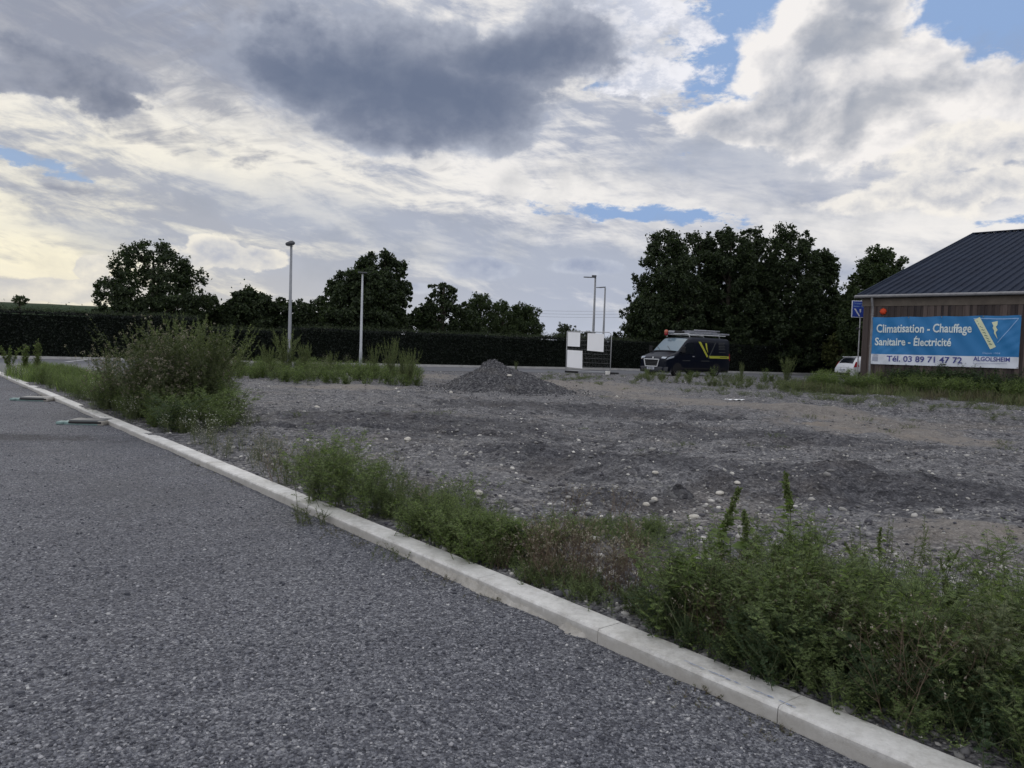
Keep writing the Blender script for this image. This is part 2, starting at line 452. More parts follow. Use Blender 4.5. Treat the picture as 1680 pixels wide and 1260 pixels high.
def gz(x, y):
    """height of the open ground"""
    x = np.asarray(x, float); y = np.asarray(y, float)
    s, t = st(x, y)
    d = np.hypot(x, y)
    n = 0.09 * vnoise(x, y, 0.35, 1) + 0.06 * vnoise(x, y, 0.9, 2) + 0.045 * vnoise(x, y, 2.3, 3) + 0.022 * vnoise(x, y, 6, 4) + 0.012 * vnoise(x, y, 15, 5)
    n = n * 1.25 + 0.010 * vnoise(x, y, 34, 6) * (d < 16)
    rough = sst(vnoise(x, y, 0.45, 12), -0.05, 0.3)                      # churned patches
    n = n + rough * (0.10 * np.abs(vnoise(x, y, 1.7, 13)) + 0.07 * np.abs(vnoise(x, y, 4.1, 14)) - 0.03)
    for (ax, ay, an, gap) in ((4.0, 10.0, -8, 1.9), (1.5, 15.0, 6, 1.9), (6.0, 19.0, -3, 1.8)):   # wheel ruts
        u = -(x - ax) * math.sin(R(an)) + (y - ay) * math.cos(R(an)) + 0.5 * vnoise(x, y, .16, 15)
        for g0 in (-gap / 2, gap / 2): n = n - 0.055 * np.exp(-((u - g0) / .17) ** 2) + 0.035 * np.exp(-((np.abs(u - g0) - .33) / .13) ** 2) * (0.6 + vnoise(x, y, 1.6, 16))
    # wheel-flattened strip of fine dirt across the right-hand back
    near = sst(t, 0.2, 1.2)
    h = 0.055 + n * (0.35 + 0.65 * near)
    dk = dark_mask(x, y)                                                  # loose dark rubble lies a little proud
    h = h + dk * (0.015 + 0.11 * np.abs(vnoise(x, y, 1.9, 71)) + 0.10 * np.abs(vnoise(x, y, 4.6, 72)) + 0.05 * np.abs(vnoise(x, y, 11, 73)))
    # low ridge of spoil across the middle
    rd = y - (8.6 + 0.10 * x + 0.5 * vnoise(x, y, 0.4, 8))
    h = h + 0.16 * np.exp(-(rd / 0.7) ** 2) * sst(x, 0.4, 1.8) * sst(-x, -7, -3) * (0.7 + vnoise(x, y, 1.4, 9))
    rd = y - (17 + 0.25 * x)
    h = h + 0.16 * np.exp(-(rd / 1.2) ** 2) * sst(x, 4, 7) * (0.6 + 2.2 * np.maximum(vnoise(x, y, 0.7, 10), -.2) + 1.2 * np.abs(vnoise(x, y, 2.2, 17)))
    hd = hedge_dist(x, y)
    k = sst(hd, ROAD_W + 0.5, ROAD_W + 4)
    h = h * k + (1 - k) * (-0.012)
    apron = sst(-x, 11.5, 13.0) * sst(-hd, -17, -14)
    h = h * (1 - apron) - 0.012 * apron
    h = np.where(t < 0.05, -0.06, h)
    return h
def gp(px, py, z=0.0):             # ground point seen at a photo pixel
    p = at(px, py, 0.05); zz = float(gz(p.x, p.y)); p = at(px, py, zz); return Vector((p.x, p.y, float(gz(p.x, p.y))))

# ================================================================ ground
LOT_SAND = [band_e((960, 640), (1700, 725), 1.7), band_e((1250, 690), (1800, 740), 1.3), band_e((870, 622), (1120, 655), 3.4), band_e((640, 625), (730, 615), 2.0), band_e((1420, 860), (1800, 900), 0.7), band_e((700, 640), (420, 632), 1.4)]
LOT_BROWN = [band_e((950, 900), (1300, 800), 0.9), band_e((1300, 700), (1800, 700), 1.2), band_e((1350, 880), (1750, 930), .9)]
def m_lot(t, b):
    p = pos(t); x, y, z = sep(p)
    big = noise(p, 0.25, 5, 0.6); mid = noise(p, 1.6, 5, 0.6); fine = noise(p, 9.0, 6, 0.65)
    gr = voro(p, 26.0, 'F1', 'Color'); gv = sep(gr)[0]
    gr2 = voro(p, 60.0, 'F1', 'Color'); gv2 = sep(gr2)[1]
    v = fine * 0.5 + gv * 0.25 + gv2 * 0.25
    stones = ramp(v, [(0.22, (0.042, 0.042, 0.048)), (0.42, (0.094, 0.094, 0.102)), (0.58, (0.168, 0.167, 0.176)), (0.78, (0.34, 0.335, 0.33))])
    sand = ramp(fine * 0.6 + gv2 * 0.4, [(0.2, (0.14, 0.128, 0.118)), (0.6, (0.205, 0.188, 0.172)), (0.9, (0.30, 0.28, 0.26))])
    s = None
    for (cx, cy, rx, ry, rot) in LOT_SAND:
        c_, s_ = math.cos(R(rot)), math.sin(R(rot))
        u = ((x - cx) * c_ + (y - cy) * s_) * (1 / rx); v_ = ((y - cy) * c_ - (x - cx) * s_) * (1 / ry)
        q = 1.0 - (u * u + v_ * v_)._m('SQRT')
        s = q if s is None else s.max(q)
    sm = (s + (mid - 0.5) * 2.0 + (big - 0.5) * 1.6).step(-0.1, 0.6)
    c = mix(sm * 0.9, stones, sand)
    def patch(lst):
        q_ = None
        for (cx, cy, rx, ry, rot) in lst:
            c_, s_ = math.cos(R(rot)), math.sin(R(rot))
            u = ((x - cx) * c_ + (y - cy) * s_) * (1 / rx); v_ = ((y - cy) * c_ - (x - cx) * s_) * (1 / ry)
            k_ = 1.0 - (u * u + v_ * v_)._m('SQRT'); q_ = k_ if q_ is None else q_.max(k_)
        return q_
    br_ = (patch(LOT_BROWN) + (mid - 0.5) * 2.4).step(0.0, 0.7)
    c = mix(br_ * 0.5, c, ramp(v, [(0.25, (0.07, 0.06, 0.052)), (0.55, (0.17, 0.152, 0.135)), (0.8, (0.33, 0.31, 0.285))]))
    dark = ((big * 0.55 + mid * 0.45).step(0.49, 0.62) * 0.55).max((patch(LOT_DARK).max(-.6) + (mid - 0.5) * 3.0 + (fine - 0.5) * 1.6).step(-0.25, 0.45)) * (1.0 - sm)
    c = mix(dark * 0.85, c, cmul(c, (0.38, 0.385, 0.42)))
    spk = noise(vec(t, x, y * 1.25, 3.0), 4.2, 7, 0.72)                 # damp dark clods between dry stones
    c = mix((spk.step(0.50, 0.60) * (0.35 + big * 0.8)).clamp() * (1.0 - sm * 0.6), c, cmul(c, (0.40, 0.40, 0.43)))
    c = mix(noise(p, 0.9, 5, 0.7).step(0.50, 0.66) * 0.45, c, cmul(c, (1.12, 1.02, 0.90)))
    # thin green film of seedlings
    gm = (noise(p, 0.7, 6, 0.7) + (fine - 0.5) * 0.5).step(0.62, 0.74)
    c = mix(gm * 0.25, c, (0.06, 0.075, 0.04))
    setc(t, b, c)
    d = voro(p, 26.0); d2 = voro(p, 60.0)
    h = fine * 0.8 + mid * 0.6 - d * 0.9 - d2 * 0.4
    bump(t, b, h, 0.8, 0.03)
def m_park(t, b):
    p = pos(t); x, y, z = sep(p)
    big = noise(p, 0.5, 4, 0.6); mid = noise(p, 3.0, 4, 0.6)
    a = sep(voro(p, 72.0, 'F1', 'Color')); a2 = sep(voro(p, 110.0, 'F1', 'Color'))
    fine = noise(p, 40.0, 4, 0.7)
    v = a[0] * 0.40 + a2[1] * 0.3 + fine * 0.3
    c = ramp(v, [(0.15, (0.034, 0.036, 0.046)), (0.40, (0.098, 0.102, 0.122)), (0.60, (0.185, 0.191, 0.216)), (0.72, (0.28, 0.286, 0.31)), (0.88, (0.50, 0.50, 0.515))])
    c = mix(big.step(0.40, 0.68) * 0.45, c, cmul(c, (0.62, 0.63, 0.68)))
    trk = (noise(vec(t, x * 0.35 + y * 0.27, (y * 0.35 - x * 0.27) * 4.0, 1.0), 1.5, 5, 0.6)).step(0.50, 0.66)      # traffic has polished and dirtied long streaks
    c = mix(trk * 0.30, c, cmul(c, (0.66, 0.66, 0.70)))
    fin = noise(p, 0.35, 4, 0.6).step(0.52, 0.66)                                        # where the fines have washed out
    c = mix(fin * 0.5, c, ramp(fine * 0.6 + a2[1] * 0.4, [(0.2, (0.060, 0.062, 0.072)), (0.6, (0.115, 0.118, 0.132)), (0.85, (0.22, 0.225, 0.24))]))
    # dark worn smears of dirt crossing the far part
    q = (1.0 - (((x + 7.5) * 0.35) * ((x + 7.5) * 0.35) + ((y - 10.4) * 1.6 - (x + 7.5) * 0.1) * ((y - 10.4) * 1.6 - (x + 7.5) * 0.1))._m('SQRT'))
    c = mix((q + (mid - 0.5) * 1.4).step(0.0, 0.6) * 0.6, c, (0.030, 0.030, 0.034))
    setc(t, b, c)
    h = a[0] * 0.5 + fine * 0.5 - voro(p, 72.0) * 1.3 - voro(p, 110.0) * 0.8 + mid * 0.5
    bump(t, b, h, 0.95, 0.014)
M_LOT = new_mat('lot gravel', m_lot, 0.9, 0.25)
M_PARK = new_mat('parking surface', m_park, 0.85, 0.3)

def polar():
    r1 = np.geomspace(1.0, 62, 560); r2 = np.geomspace(63.5, 3000, 34)
    rr = np.concatenate([r1, r2])
    a = np.concatenate([np.linspace(-46, 46, 640), np.linspace(48, 312, 70)]) * math.pi / 180
    Rr, A = np.meshgrid(rr, a, indexing='ij')
    x, y = Rr * np.sin(A), Rr * np.cos(A)
    z = gz(x, y)
    V = np.stack([x, y, z], -1).reshape(-1, 3)
    nr, na = len(rr), len(a)
    i, j = np.meshgrid(np.arange(nr - 1), np.arange(na), indexing='ij')
    j2 = (j + 1) % na
    F = np.stack([i * na + j, (i + 1) * na + j, (i + 1) * na + j2, i * na + j2], -1).reshape(-1, 4)
    V = np.concatenate([V, [[0, 0, -0.06]]]); c = len(V) - 1
    T = np.stack([np.full(na, c), np.arange(na), (np.arange(na) + 1) % na], -1)
    return V, [F[:, ::-1], T[:, ::-1]]
V, F = polar()
g = link('ground', np_mesh('ground', V, F, M_LOT, True)); g['kind'] = 'structure'

# parking surface: everything on the near side of the kerb
ss = np.concatenate([np.linspace(-30, -2, 30), np.linspace(-1.9, 12, 400), np.linspace(12.1, 30, 160), np.linspace(31, 70, 30)])
tt = -np.concatenate([[-0.02], np.geomspace(0.02, 6, 240), np.linspace(6.2, 40, 60)])
S_, T_ = np.meshgrid(ss, tt, indexing='ij')
X_ = K0.x + kd.x * S_ + kn.x * T_; Y_ = K0.y + kd.y * S_ + kn.y * T_
Z_ = 0.022 * vnoise(X_, Y_, 0.6, 21) + 0.012 * vnoise(X_, Y_, 2.5, 22) + 0.006 * vnoise(X_, Y_, 11, 23) + 0.004 * vnoise(X_, Y_, 30, 24)
def pz(x, y): return 0.022 * vnoise(x, y, 0.6, 21) + 0.012 * vnoise(x, y, 2.5, 22) + 0.006 * vnoise(x, y, 11, 23) + 0.004 * vnoise(x, y, 30, 24)
n1, n2 = S_.shape
i, j = np.meshgrid(np.arange(n1 - 1), np.arange(n2 - 1), indexing='ij')
F = np.stack([i * n2 + j, (i + 1) * n2 + j, (i + 1) * n2 + j + 1, i * n2 + j + 1], -1).reshape(-1, 4)
V = np.stack([X_, Y_, Z_], -1).reshape(-1, 3)
a_, b_, c_ = V[F[0, 0]], V[F[0, 1]], V[F[0, 2]]
if np.cross(b_ - a_, c_ - a_)[2] < 0: F = F[:, ::-1]
o = link('pavement', np_mesh('pavement', V, F, M_PARK, True)); o['kind'] = 'structure'

# road beside the hedge with its far kerb line
def m_road(t, b):
    p = pos(t); c = ramp(noise(p, 4.0, 8, 0.7) * 0.6 + noise(p, 0.3, 3, 0.5) * 0.4, [(0.3, (0.085, 0.088, 0.10)), (0.7, (0.15, 0.155, 0.17))]); setc(t, b, c)
M_ROAD = new_mat('road asphalt', m_road, 0.85)
def strip(pts, o0, o1, z0, z1=None):
    """quad strip along pts between sideways offsets o0..o1 (towards the camera side)"""
    nor = []
    for k in range(len(pts)):
        d = (pts[min(k + 1, len(pts) - 1)] - pts[max(k - 1, 0)]).normalized(); nor.append(Vector((d.y, -d.x, 0)))
    V = []
    for p, n_ in zip(pts, nor):
        V += [(p.x + n_.x * o0, p.y + n_.y * o0, z0), (p.x + n_.x * o1, p.y + n_.y * o1, z0 if z1 is None else z1)]
    return V, [(2 * k, 2 * k + 1, 2 * k + 3, 2 * k + 2) for k in range(len(pts) - 1)]
mb = MB(); mb.add(*strip(HP, 0.45, ROAD_W, 0.0))
o = mb.build('road', M_ROAD); o['kind'] = 'structure'
ap = [at(-260, 640, .004), at(-260, 588, .004), at(60, 588.5, .004), at(250, 592.5, .004), at(225, 604, .004), at(150, 611, .004), at(20, 611.5, .004), at(-60, 618, .004)]
o = MB().add([tuple(p) for p in ap], [tuple(range(len(ap)))]).build('pavement_apron', M_ROAD); o['kind'] = 'structure'
def m_conc(c0, c1, c2):
    def f(t, b):
        p = pos(t); n1 = noise(p, 2.2, 6, 0.65); n2 = noise(p, 22.0, 6, 0.7); n3 = noise(p, 90.0, 3, 0.6)
        c = ramp(n1 * 0.5 + n2 * 0.4 + n3 * 0.1, [(0.32, c0), (0.5, c1), (0.66, c2)])
        st_ = (noise(vadd(p, (9, 3, 1)), 5.0, 7, 0.75)).step(0.56, 0.70)
        c = mix(st_ * 0.45, c, cmul(c, (0.62, 0.60, 0.55)))
        setc(t, b, c); bump(t, b, n2 * 0.7 + n3 * 0.5, 0.45, 0.006)
    return f
def m_kerb(t, b):
    m_conc((0.34, 0.335, 0.32), (0.56, 0.555, 0.54), (0.70, 0.695, 0.68))(t, b)
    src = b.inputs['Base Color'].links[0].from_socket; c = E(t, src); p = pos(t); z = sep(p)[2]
    face_shade = (z + (noise(p, 9.0, 6, 0.7) - 0.5) * 0.10).step(0.072, 0.028)  # shade of the front face put into the colour, stronger towards the foot
    setc(t, b, mix(face_shade * 0.62, c, (0.30, 0.28, 0.25)))
    gr_ = noise(p, 30.0, 5, 0.7).step(0.60, 0.72)
    c2 = E(t, b.inputs['Base Color'].links[0].from_socket); setc(t, b, mix(gr_ * 0.35, c2, (0.22, 0.215, 0.20)))
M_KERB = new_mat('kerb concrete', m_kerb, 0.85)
M_CONC = new_mat('concrete', m_conc((0.34, 0.335, 0.32), (0.56, 0.555, 0.54), (0.70, 0.695, 0.68)), 0.85)
M_CONC_FAR = new_mat('old concrete', m_conc((0.22, 0.22, 0.22), (0.34, 0.34, 0.34), (0.42, 0.42, 0.42)), 0.85)
M_MORTAR = new_mat('spilled mortar', m_conc((0.20, 0.19, 0.17), (0.34, 0.325, 0.30), (0.50, 0.485, 0.46)), 0.95)
# kerb in one-metre blocks
kb = MB(); q_ = at(1006, 1046); s = st(q_.x, q_.y)[0] - 5.0; k = 0
rk = random.Random(5)
while s < 46:
    L = 0.99; dz = rk.uniform(-.0015, .0015); dt = rk.uniform(-.001, .001)
    prof = [(-.0 + dt, -.10), (0.0 + dt, 0.054 + dz), (0.010 + dt, 0.066 + dz), (0.166 + dt, 0.067 + dz), (0.173 + dt, 0.060 + dz), (0.173 + dt, -.10)]
    nseg = 8; V = []
    for q in range(nseg + 1):
        sx = s + 0.0015 + (1.0 - 0.003) * q / nseg
        for (t_, z_) in prof:
            wob = rk.uniform(-.0004, .0004)
            V.append(tuple(kp(sx, t_ + (wob if z_ > 0 else 0), z_ + (wob if z_ > 0 else 0))))
    n_ = len(prof); Fk = []
    for q in range(nseg):
        for m in range(n_ - 1): Fk.append((q * n_ + m, q * n_ + m + 1, (q + 1) * n_ + m + 1, (q + 1) * n_ + m))
    Fk.append(tuple(range(n_))); Fk.append(tuple(range(nseg * n_, (nseg + 1) * n_))[::-1])
    kb.add(V, Fk); s += 1.0
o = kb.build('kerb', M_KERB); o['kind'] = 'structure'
bm = bmesh.new(); bm.from_mesh(o.data); bmesh.ops.recalc_face_normals(bm, faces=bm.faces); bm.to_mesh(o.data); bm.free()
# mortar haunch that ran over the front face of a few blocks
def mortar(s0, s1, seed, hi=0.06):
    rg = np.random.default_rng(seed); n1_ = int((s1 - s0) * 60); n2_ = 9
    u = np.linspace(0, 1, n1_); V = []
    for a in u:
        s_ = s0 + (s1 - s0) * a; e = math.sin(math.pi * a) ** 0.5
        w_ = (0.028 + 0.03 * (vnoise(s_, 0, 5.1, seed) + .5)) * e; hh = (0.022 + hi * max(0, vnoise(s_, 3, 2.3, seed) + 0.35)) * e
        for q in range(n2_):
            f = q / (n2_ - 1)
            z_ = hh * (1 - f) ** 1.3 + (0.022 * float(vnoise(s_ * 1.0, f * .12, 26, seed)) + .016 * float(vnoise(s_, f * .1, 60, seed + 1))) * e - 0.012 * f
            V.append(tuple(kp(s_, -w_ * f + 0.006, min(z_, 0.066))))
    F_ = [(i_ * n2_ + j_, (i_ + 1) * n2_ + j_, (i_ + 1) * n2_ + j_ + 1, i_ * n2_ + j_ + 1) for i_ in range(n1_ - 1) for j_ in range(n2_ - 1)]
    return np.array(V), np.array(F_)
mo = MB()
for (pxa, pya, pxb, pyb, sd_) in [(640, 905, 900, 1025, 3), (905, 1028, 950, 1050, 5)]:
    a = at(pxa, pya); b = at(pxb, pyb); sa, sb = st(a.x, a.y)[0], st(b.x, b.y)[0]
    mo.addn(*mortar(min(sa, sb), max(sa, sb), sd_))
o = mo.build('kerb_mortar', M_MORTAR, smooth=True); o['kind'] = 'structure'
# far kerb
fk = MB(); V1, F1 = strip(HP, 0.27, 0.45, 0.13); fk.add(V1, F1)
V2, F2 = strip(HP, 0.45, 0.451, 0.13, -0.03); fk.add(V2, F2)
o = fk.build('kerb_far', M_CONC_FAR); o['kind'] = 'structure'
M_WHITE = new_mat('road paint', lambda t, b: setc(t, b, ramp(noise(pos(t), 6, 6, .7), [(0.3, (.35, .35, .36)), (0.55, (.62, .62, .64))])), 0.7)
a, b = at(108, 593.8), at(154, 589.3); d = (b - a).normalized(); n_ = Vector((d.y, -d.x, 0)) * 0.09
o = MB().add([tuple(a - n_ + Vector((0, 0, .009))), tuple(b - n_ + Vector((0, 0, .009))), tuple(b + n_ + Vector((0, 0, .009))), tuple(a + n_ + Vector((0, 0, .009)))], [(0, 1, 2, 3)]).build('road_marking', M_WHITE); o['kind'] = 'structure'

# ---------------------------------------------------------------- loose stones
phi = (1 + 5 ** 0.5) / 2
ICO = norm(np.array([(-1, phi, 0), (1, phi, 0), (-1, -phi, 0), (1, -phi, 0), (0, -1, phi), (0, 1, phi), (0, -1, -phi), (0, 1, -phi), (phi, 0, -1), (phi, 0, 1), (-phi, 0, -1), (-phi, 0, 1)], float))
ICOF = np.array([(0, 11, 5), (0, 5, 1), (0, 1, 7), (0, 7, 10), (0, 10, 11), (1, 5, 9), (5, 11, 4), (11, 10, 2), (10, 7, 6), (7, 1, 8), (3, 9, 4), (3, 4, 2), (3, 2, 6), (3, 6, 8), (3, 8, 9), (4, 9, 5), (2, 4, 11), (6, 2, 10), (8, 6, 7), (9, 8, 1)])
def stones(x, y, z, size, rg, flat=0.6):
    n = len(x); a = rg.uniform(0, 6.28, n)
    T = ICO[None] * (1 + rg.uniform(-0.22, 0.22, (n, 12, 1)))
    T = T * np.stack([rg.uniform(0.8, 1.35, n), rg.uniform(0.65, 1.0, n), rg.uniform(flat * 0.7, flat * 1.25, n)], -1)[:, None, :]
    tl = rg.normal(0, 0.25, (n, 2))
    X = np.stack([np.cos(a), np.sin(a), tl[:, 0]], -1); Y = np.stack([-np.sin(a), np.cos(a), tl[:, 1]], -1)
    X = norm(X); Z = norm(np.cross(X, Y)); Y = np.cross(Z, X)
    V = (T[:, :, 0:1] * X[:, None] + T[:, :, 1:2] * Y[:, None] + T[:, :, 2:3] * Z[:, None]) * size[:, None, None]
    V += np.stack([x, y, z], -1)[:, None]
    F = (ICOF[None] + (np.arange(n) * 12)[:, None, None]).reshape(-1, 3)
    return V.reshape(-1, 3), F
def m_stone(stops):
    def f(t, b):
        p = pos(t); c = ramp(island(t), stops)
        c = mix(noise(p, 45.0, 4, 0.6).step(0.4, 0.7) * 0.3, c, cmul(c, (0.6, 0.6, 0.62)))
        setc(t, b, c)
    return f
M_ST_PARK = new_mat('small grey stones', m_stone([(0.0, (0.035, 0.038, 0.050)), (0.45, (0.10, 0.104, 0.124)), (0.85, (0.19, 0.195, 0.22)), (0.97, (0.34, 0.34, 0.36)), (1.0, (0.48, 0.48, 0.48))]), 0.8)
M_ST_LOT = new_mat('rubble stones', m_stone([(0.0, (0.05, 0.05, 0.062)), (0.5, (0.125, 0.124, 0.130)), (0.82, (0.23, 0.226, 0.22)), (0.95, (0.42, 0.41, 0.39)), (1.0, (0.60, 0.585, 0.55))]), 0.85)
rg = np.random.default_rng(11)
n = 60000
rr = np.geomspace(1, 1, 1)
r_ = 1.9 * (22 / 1.9) ** (rg.random(n) ** 1.15); a_ = rg.uniform(-48, 30, n) * math.pi / 180
x, y = r_ * np.sin(a_), r_ * np.cos(a_); s_, t_ = st(x, y)
k = (t_ < -0.012); x, y, r_ = x[k], y[k], r_[k]
size = np.maximum(rg.gamma(3.0, 0.0012, len(x)) + 0.0020, r_ * 0.00048)
big_ = rg.random(len(x)) < .03; size = np.where(big_, rg.uniform(.007, .014, len(x)), size)
V, F = stones(x, y, pz(x, y) + size * 0.12, size, rg, 0.65)
o = link('gravel', np_mesh('gravel', V, F, M_ST_PARK, True)); o['kind'] = 'stuff'
n = 80000
r_ = 2.3 * (45 / 2.3) ** (rg.random(n) ** 1.02); a_ = rg.uniform(-36, 50, n) * math.pi / 180
x, y = r_ * np.sin(a_), r_ * np.cos(a_); s_, t_ = st(x, y)
dens = vnoise(x, y, 0.8, 31) + vnoise(x, y, 3, 32) * 0.6
k = (t_ > 0.19) & (dens > rg.uniform(-0.7, 0.35, n)) & (hedge_dist(x, y) > ROAD_W + 1)
x, y, r_ = x[k], y[k], r_[k]
sandk = np.zeros(len(x))
for (cx, cy, rx, ry, rot) in LOT_SAND:
    c_, sn = math.cos(R(rot)), math.sin(R(rot))
    u = ((x - cx) * c_ + (y - cy) * sn) / rx; v = ((y - cy) * c_ - (x - cx) * sn) / ry
    sandk = np.maximum(sandk, 1 - np.hypot(u, v))
k = ((sandk < 0.15) | (rg.random(len(x)) < 0.35)) & ((dark_mask(x, y) < .4) | (rg.random(len(x)) < .5)); x, y, r_ = x[k], y[k], r_[k]
size = np.maximum(rg.gamma(2.0, 0.0052, len(x)) + 0.003, r_ * 0.0007)
size = np.minimum(size, 0.05)
V, F = stones(x, y, gz(x, y) + size * 0.15, size, rg, 0.62)
o = link('rubble', np_mesh('rubble', V, F, M_ST_LOT, True)); o['kind'] = 'stuff'

# gravel heap
def heap(cx, cy, H, RX, RY, seed, n1_=150, n2_=90, tail=0.0):
    rg = np.random.default_rng(seed); V = []
    A, Rr = np.meshgrid(np.linspace(0, 2 * math.pi, n1_, endpoint=False), np.linspace(0, 1, n2_), indexing='ij')
    warp = 1 + 0.25 * vnoise(np.cos(A) * 2 + 5, np.sin(A) * 2 + 5, 1.0, seed)
    x = cx + np.cos(A) * Rr * RX * warp; y = cy + np.sin(A) * Rr * RY * warp
    x = x + tail * np.maximum(np.cos(A), 0) ** 3 * Rr ** 2
    pr = np.where(Rr < 0.14, 1 - 0.6 * Rr ** 2 / 0.14 * 0.5, 1 - (Rr - 0.14) / 0.86 * 1.0 - 0.04)
    pr = np.clip(pr, 0, 1); pr = pr ** 1.12 if H < .5 else 0.80 * pr ** 1.0 + 0.20 * np.sin(pr * math.pi / 2)
    z = gz(x, y) * sst(Rr, 0.2, 1) + H * pr + pr ** 0.5 * (0.22 * vnoise(x, y, 1.5, seed) + 0.13 * vnoise(x, y, 4, seed + 1) + 0.07 * vnoise(x, y, 12, seed + 2)) - 0.03 * sst(Rr, 0.85, 1)
    V = np.stack([x, y, z], -1).reshape(-1, 3)
    i, j = np.meshgrid(np.arange(n1_), np.arange(n2_ - 1), indexing='ij'); i2 = (i + 1) % n1_
    F = np.stack([i * n2_ + j, i * n2_ + j + 1, i2 * n2_ + j + 1, i2 * n2_ + j], -1).reshape(-1, 4)
    return V, F
def m_heap(t, b):
    p = pos(t); a = sep(voro(p, 22.0, 'F1', 'Color')); fine = noise(p, 14.0, 6, 0.7); big = noise(p, 1.8, 4, 0.6)
    c = ramp(a[0] * 0.45 + fine * 0.55, [(0.2, (0.020, 0.021, 0.027)), (0.45, (0.066, 0.066, 0.074)), (0.66, (0.125, 0.125, 0.133)), (0.85, (0.28, 0.28, 0.28))])
    setc(t, b, mix(big.step(0.52, 0.7) * 0.35, c, (0.14, 0.132, 0.122))); bump(t, b, fine - voro(p, 22.0), 1.0, 0.05)
M_HEAP = new_mat('heap gravel', m_heap, 0.95, 0.2)
V, F = heap(MX, MY, 0.86, 1.85, 1.7, 40, tail=0.9)
V = np.concatenate([V]); 
hp = link('gravel_heap', np_mesh('gravel_heap', V, F, M_HEAP, True)); tag(hp, 'pointed heap of dark grey gravel standing in the middle of the lot', 'gravel heap')
# stones on the heap belong to it
rg = np.random.default_rng(5); k = rg.integers(0, len(V), 7000); kv = V[k] + rg.normal(0, 0.02, (7000, 3)) * [1, 1, 0.3]
M_ST_HEAP = new_mat('heap stones', m_stone([(0.0, (0.02, 0.02, 0.026)), (0.6, (0.09, 0.09, 0.10)), (0.9, (0.18, 0.18, 0.19)), (1.0, (0.40, 0.40, 0.39))]), 0.85)
V2, F2 = stones(kv[:, 0], kv[:, 1], kv[:, 2], rg.gamma(2.5, 0.0028, 7000) + 0.005, rg, 0.7)
o = link('stones', np_mesh('stones', V2, F2, M_ST_HEAP, True), hp); o['kind'] = 'stuff'
a = rg.uniform(0, 6.28, 2600); q = 1.5 + rg.gamma(1.6, .35, 2600); sx_ = MX + .25 + np.cos(a) * q * 1.08; sy_ = MY + np.sin(a) * q
V2, F2 = stones(sx_, sy_, gz(sx_, sy_) + .008, rg.gamma(2.5, 0.0035, 2600) + 0.006, rg, 0.7)
o = link('spilled_gravel', np_mesh('spilled_gravel', V2, F2, M_ST_HEAP, True)); o['kind'] = 'stuff'
# small clods and spoil piles pushed up on the lot
CL = [(1112, 815, .17, .075, 'low dark round lump of gravel beside the pale cobble in the lot'), (1085, 752, .55, .13, 'dark broken ridge of spoil at mid distance in the lot'),
      (1215, 682, .35, .12, 'small earth clod left of the sandy track near the scrap of plastic'), (1290, 672, .7, .2, 'low brown mound of earth by the sandy track'),
      (1312, 722, .22, .08, 'small near-black clod lying on the edge of the sandy track'), (950, 882, .12, .05, 'blue-grey lump of dirt among dry brown stalks'),
      (560, 612, .5, .1, None)]
for q, (px, py, r0, h0, lab) in enumerate(CL):
    if lab is None: continue
    p = gp(px, py); V, F = heap(p.x, p.y, h0, r0, r0 * 0.7, 60 + q, 40, 16)
    tag(link('earth_clod', np_mesh('earth_clod', V, F, M_HEAP, True)), lab, 'earth clod', 'clods and spoil on the lot')
# distinct pale cobbles
M_COB = new_mat('pale cobble', lambda t, b: setc(t, b, ramp(noise(pos(t), 14, 5, .6), [(0.3, (.34, .32, .28)), (0.7, (.55, .53, .49))])), 0.75)
COB = [(1138, 849, .038, 'round cream cobble beside the low dark gravel lump'), (1073, 828, .035, 'pale cobble left of the dark gravel lump, right one of a close pair'),
       (1060, 834, .033, 'pale cobble left of the dark gravel lump, left one of a close pair'), (1075, 771, .034, 'lone white cobble on the dark gravel behind the lump'),
       (1182, 785, .040, 'white cobble in dark gravel, left of a close pair at the centre right'), (1210, 782, .036, 'white cobble in dark gravel, right of a close pair at the centre right'),
       (669, 723, .06, 'flat grey stone standing alone beyond the kerbside bush'), (785, 809, .045, 'flat whitish stone just behind the small bright green tuft'),
       (860, 638, .07, 'white stone lodged on the right flank of the gravel heap'), (1045, 945, .03, 'small white stone in front of the dry stalks'),
       (520, 671, .07, 'pale flat stone on the left part of the lot'), (740, 645, .07, 'whitish stone at the left foot of the gravel heap')]
for q, (px, py, sz, lab) in enumerate(COB):
    p = gp(px, py); rg = np.random.default_rng(100 + q)
    bm = bmesh.new(); bmesh.ops.create_icosphere(bm, subdivisions=3, radius=1)
    sx, sy, s3 = rg.uniform(1.0, 1.3), rg.uniform(.75, 1), rg.uniform(.5, .7)
    for v in bm.verts:
        n_ = v.co.copy(); f = 1 + 0.12 * math.sin(n_.x * 2.3 + q) * math.cos(n_.y * 3.1 + q * 2) + 0.05 * math.sin(n_.z * 6 + n_.x * 5)
        v.co = Vector((n_.x * f * sx, n_.y * f * sy, n_.z * f * s3)) * sz
    me = bpy.data.meshes.new('cobble'); bm.to_mesh(me); bm.free(); me.materials.append(M_COB)
    for pl in me.polygons: pl.use_smooth = True
    zz = p.z + sz * s3 * 0.5
    if 'flank' in lab: pp = at_d(836, 616, 22.9); p = pp; zz = pp.z
    o = link('cobble', me, None, (p.x, p.y, zz), (0, 0, rg.uniform(0, 3))); tag(o, lab, 'stone', 'loose cobbles on the lot')
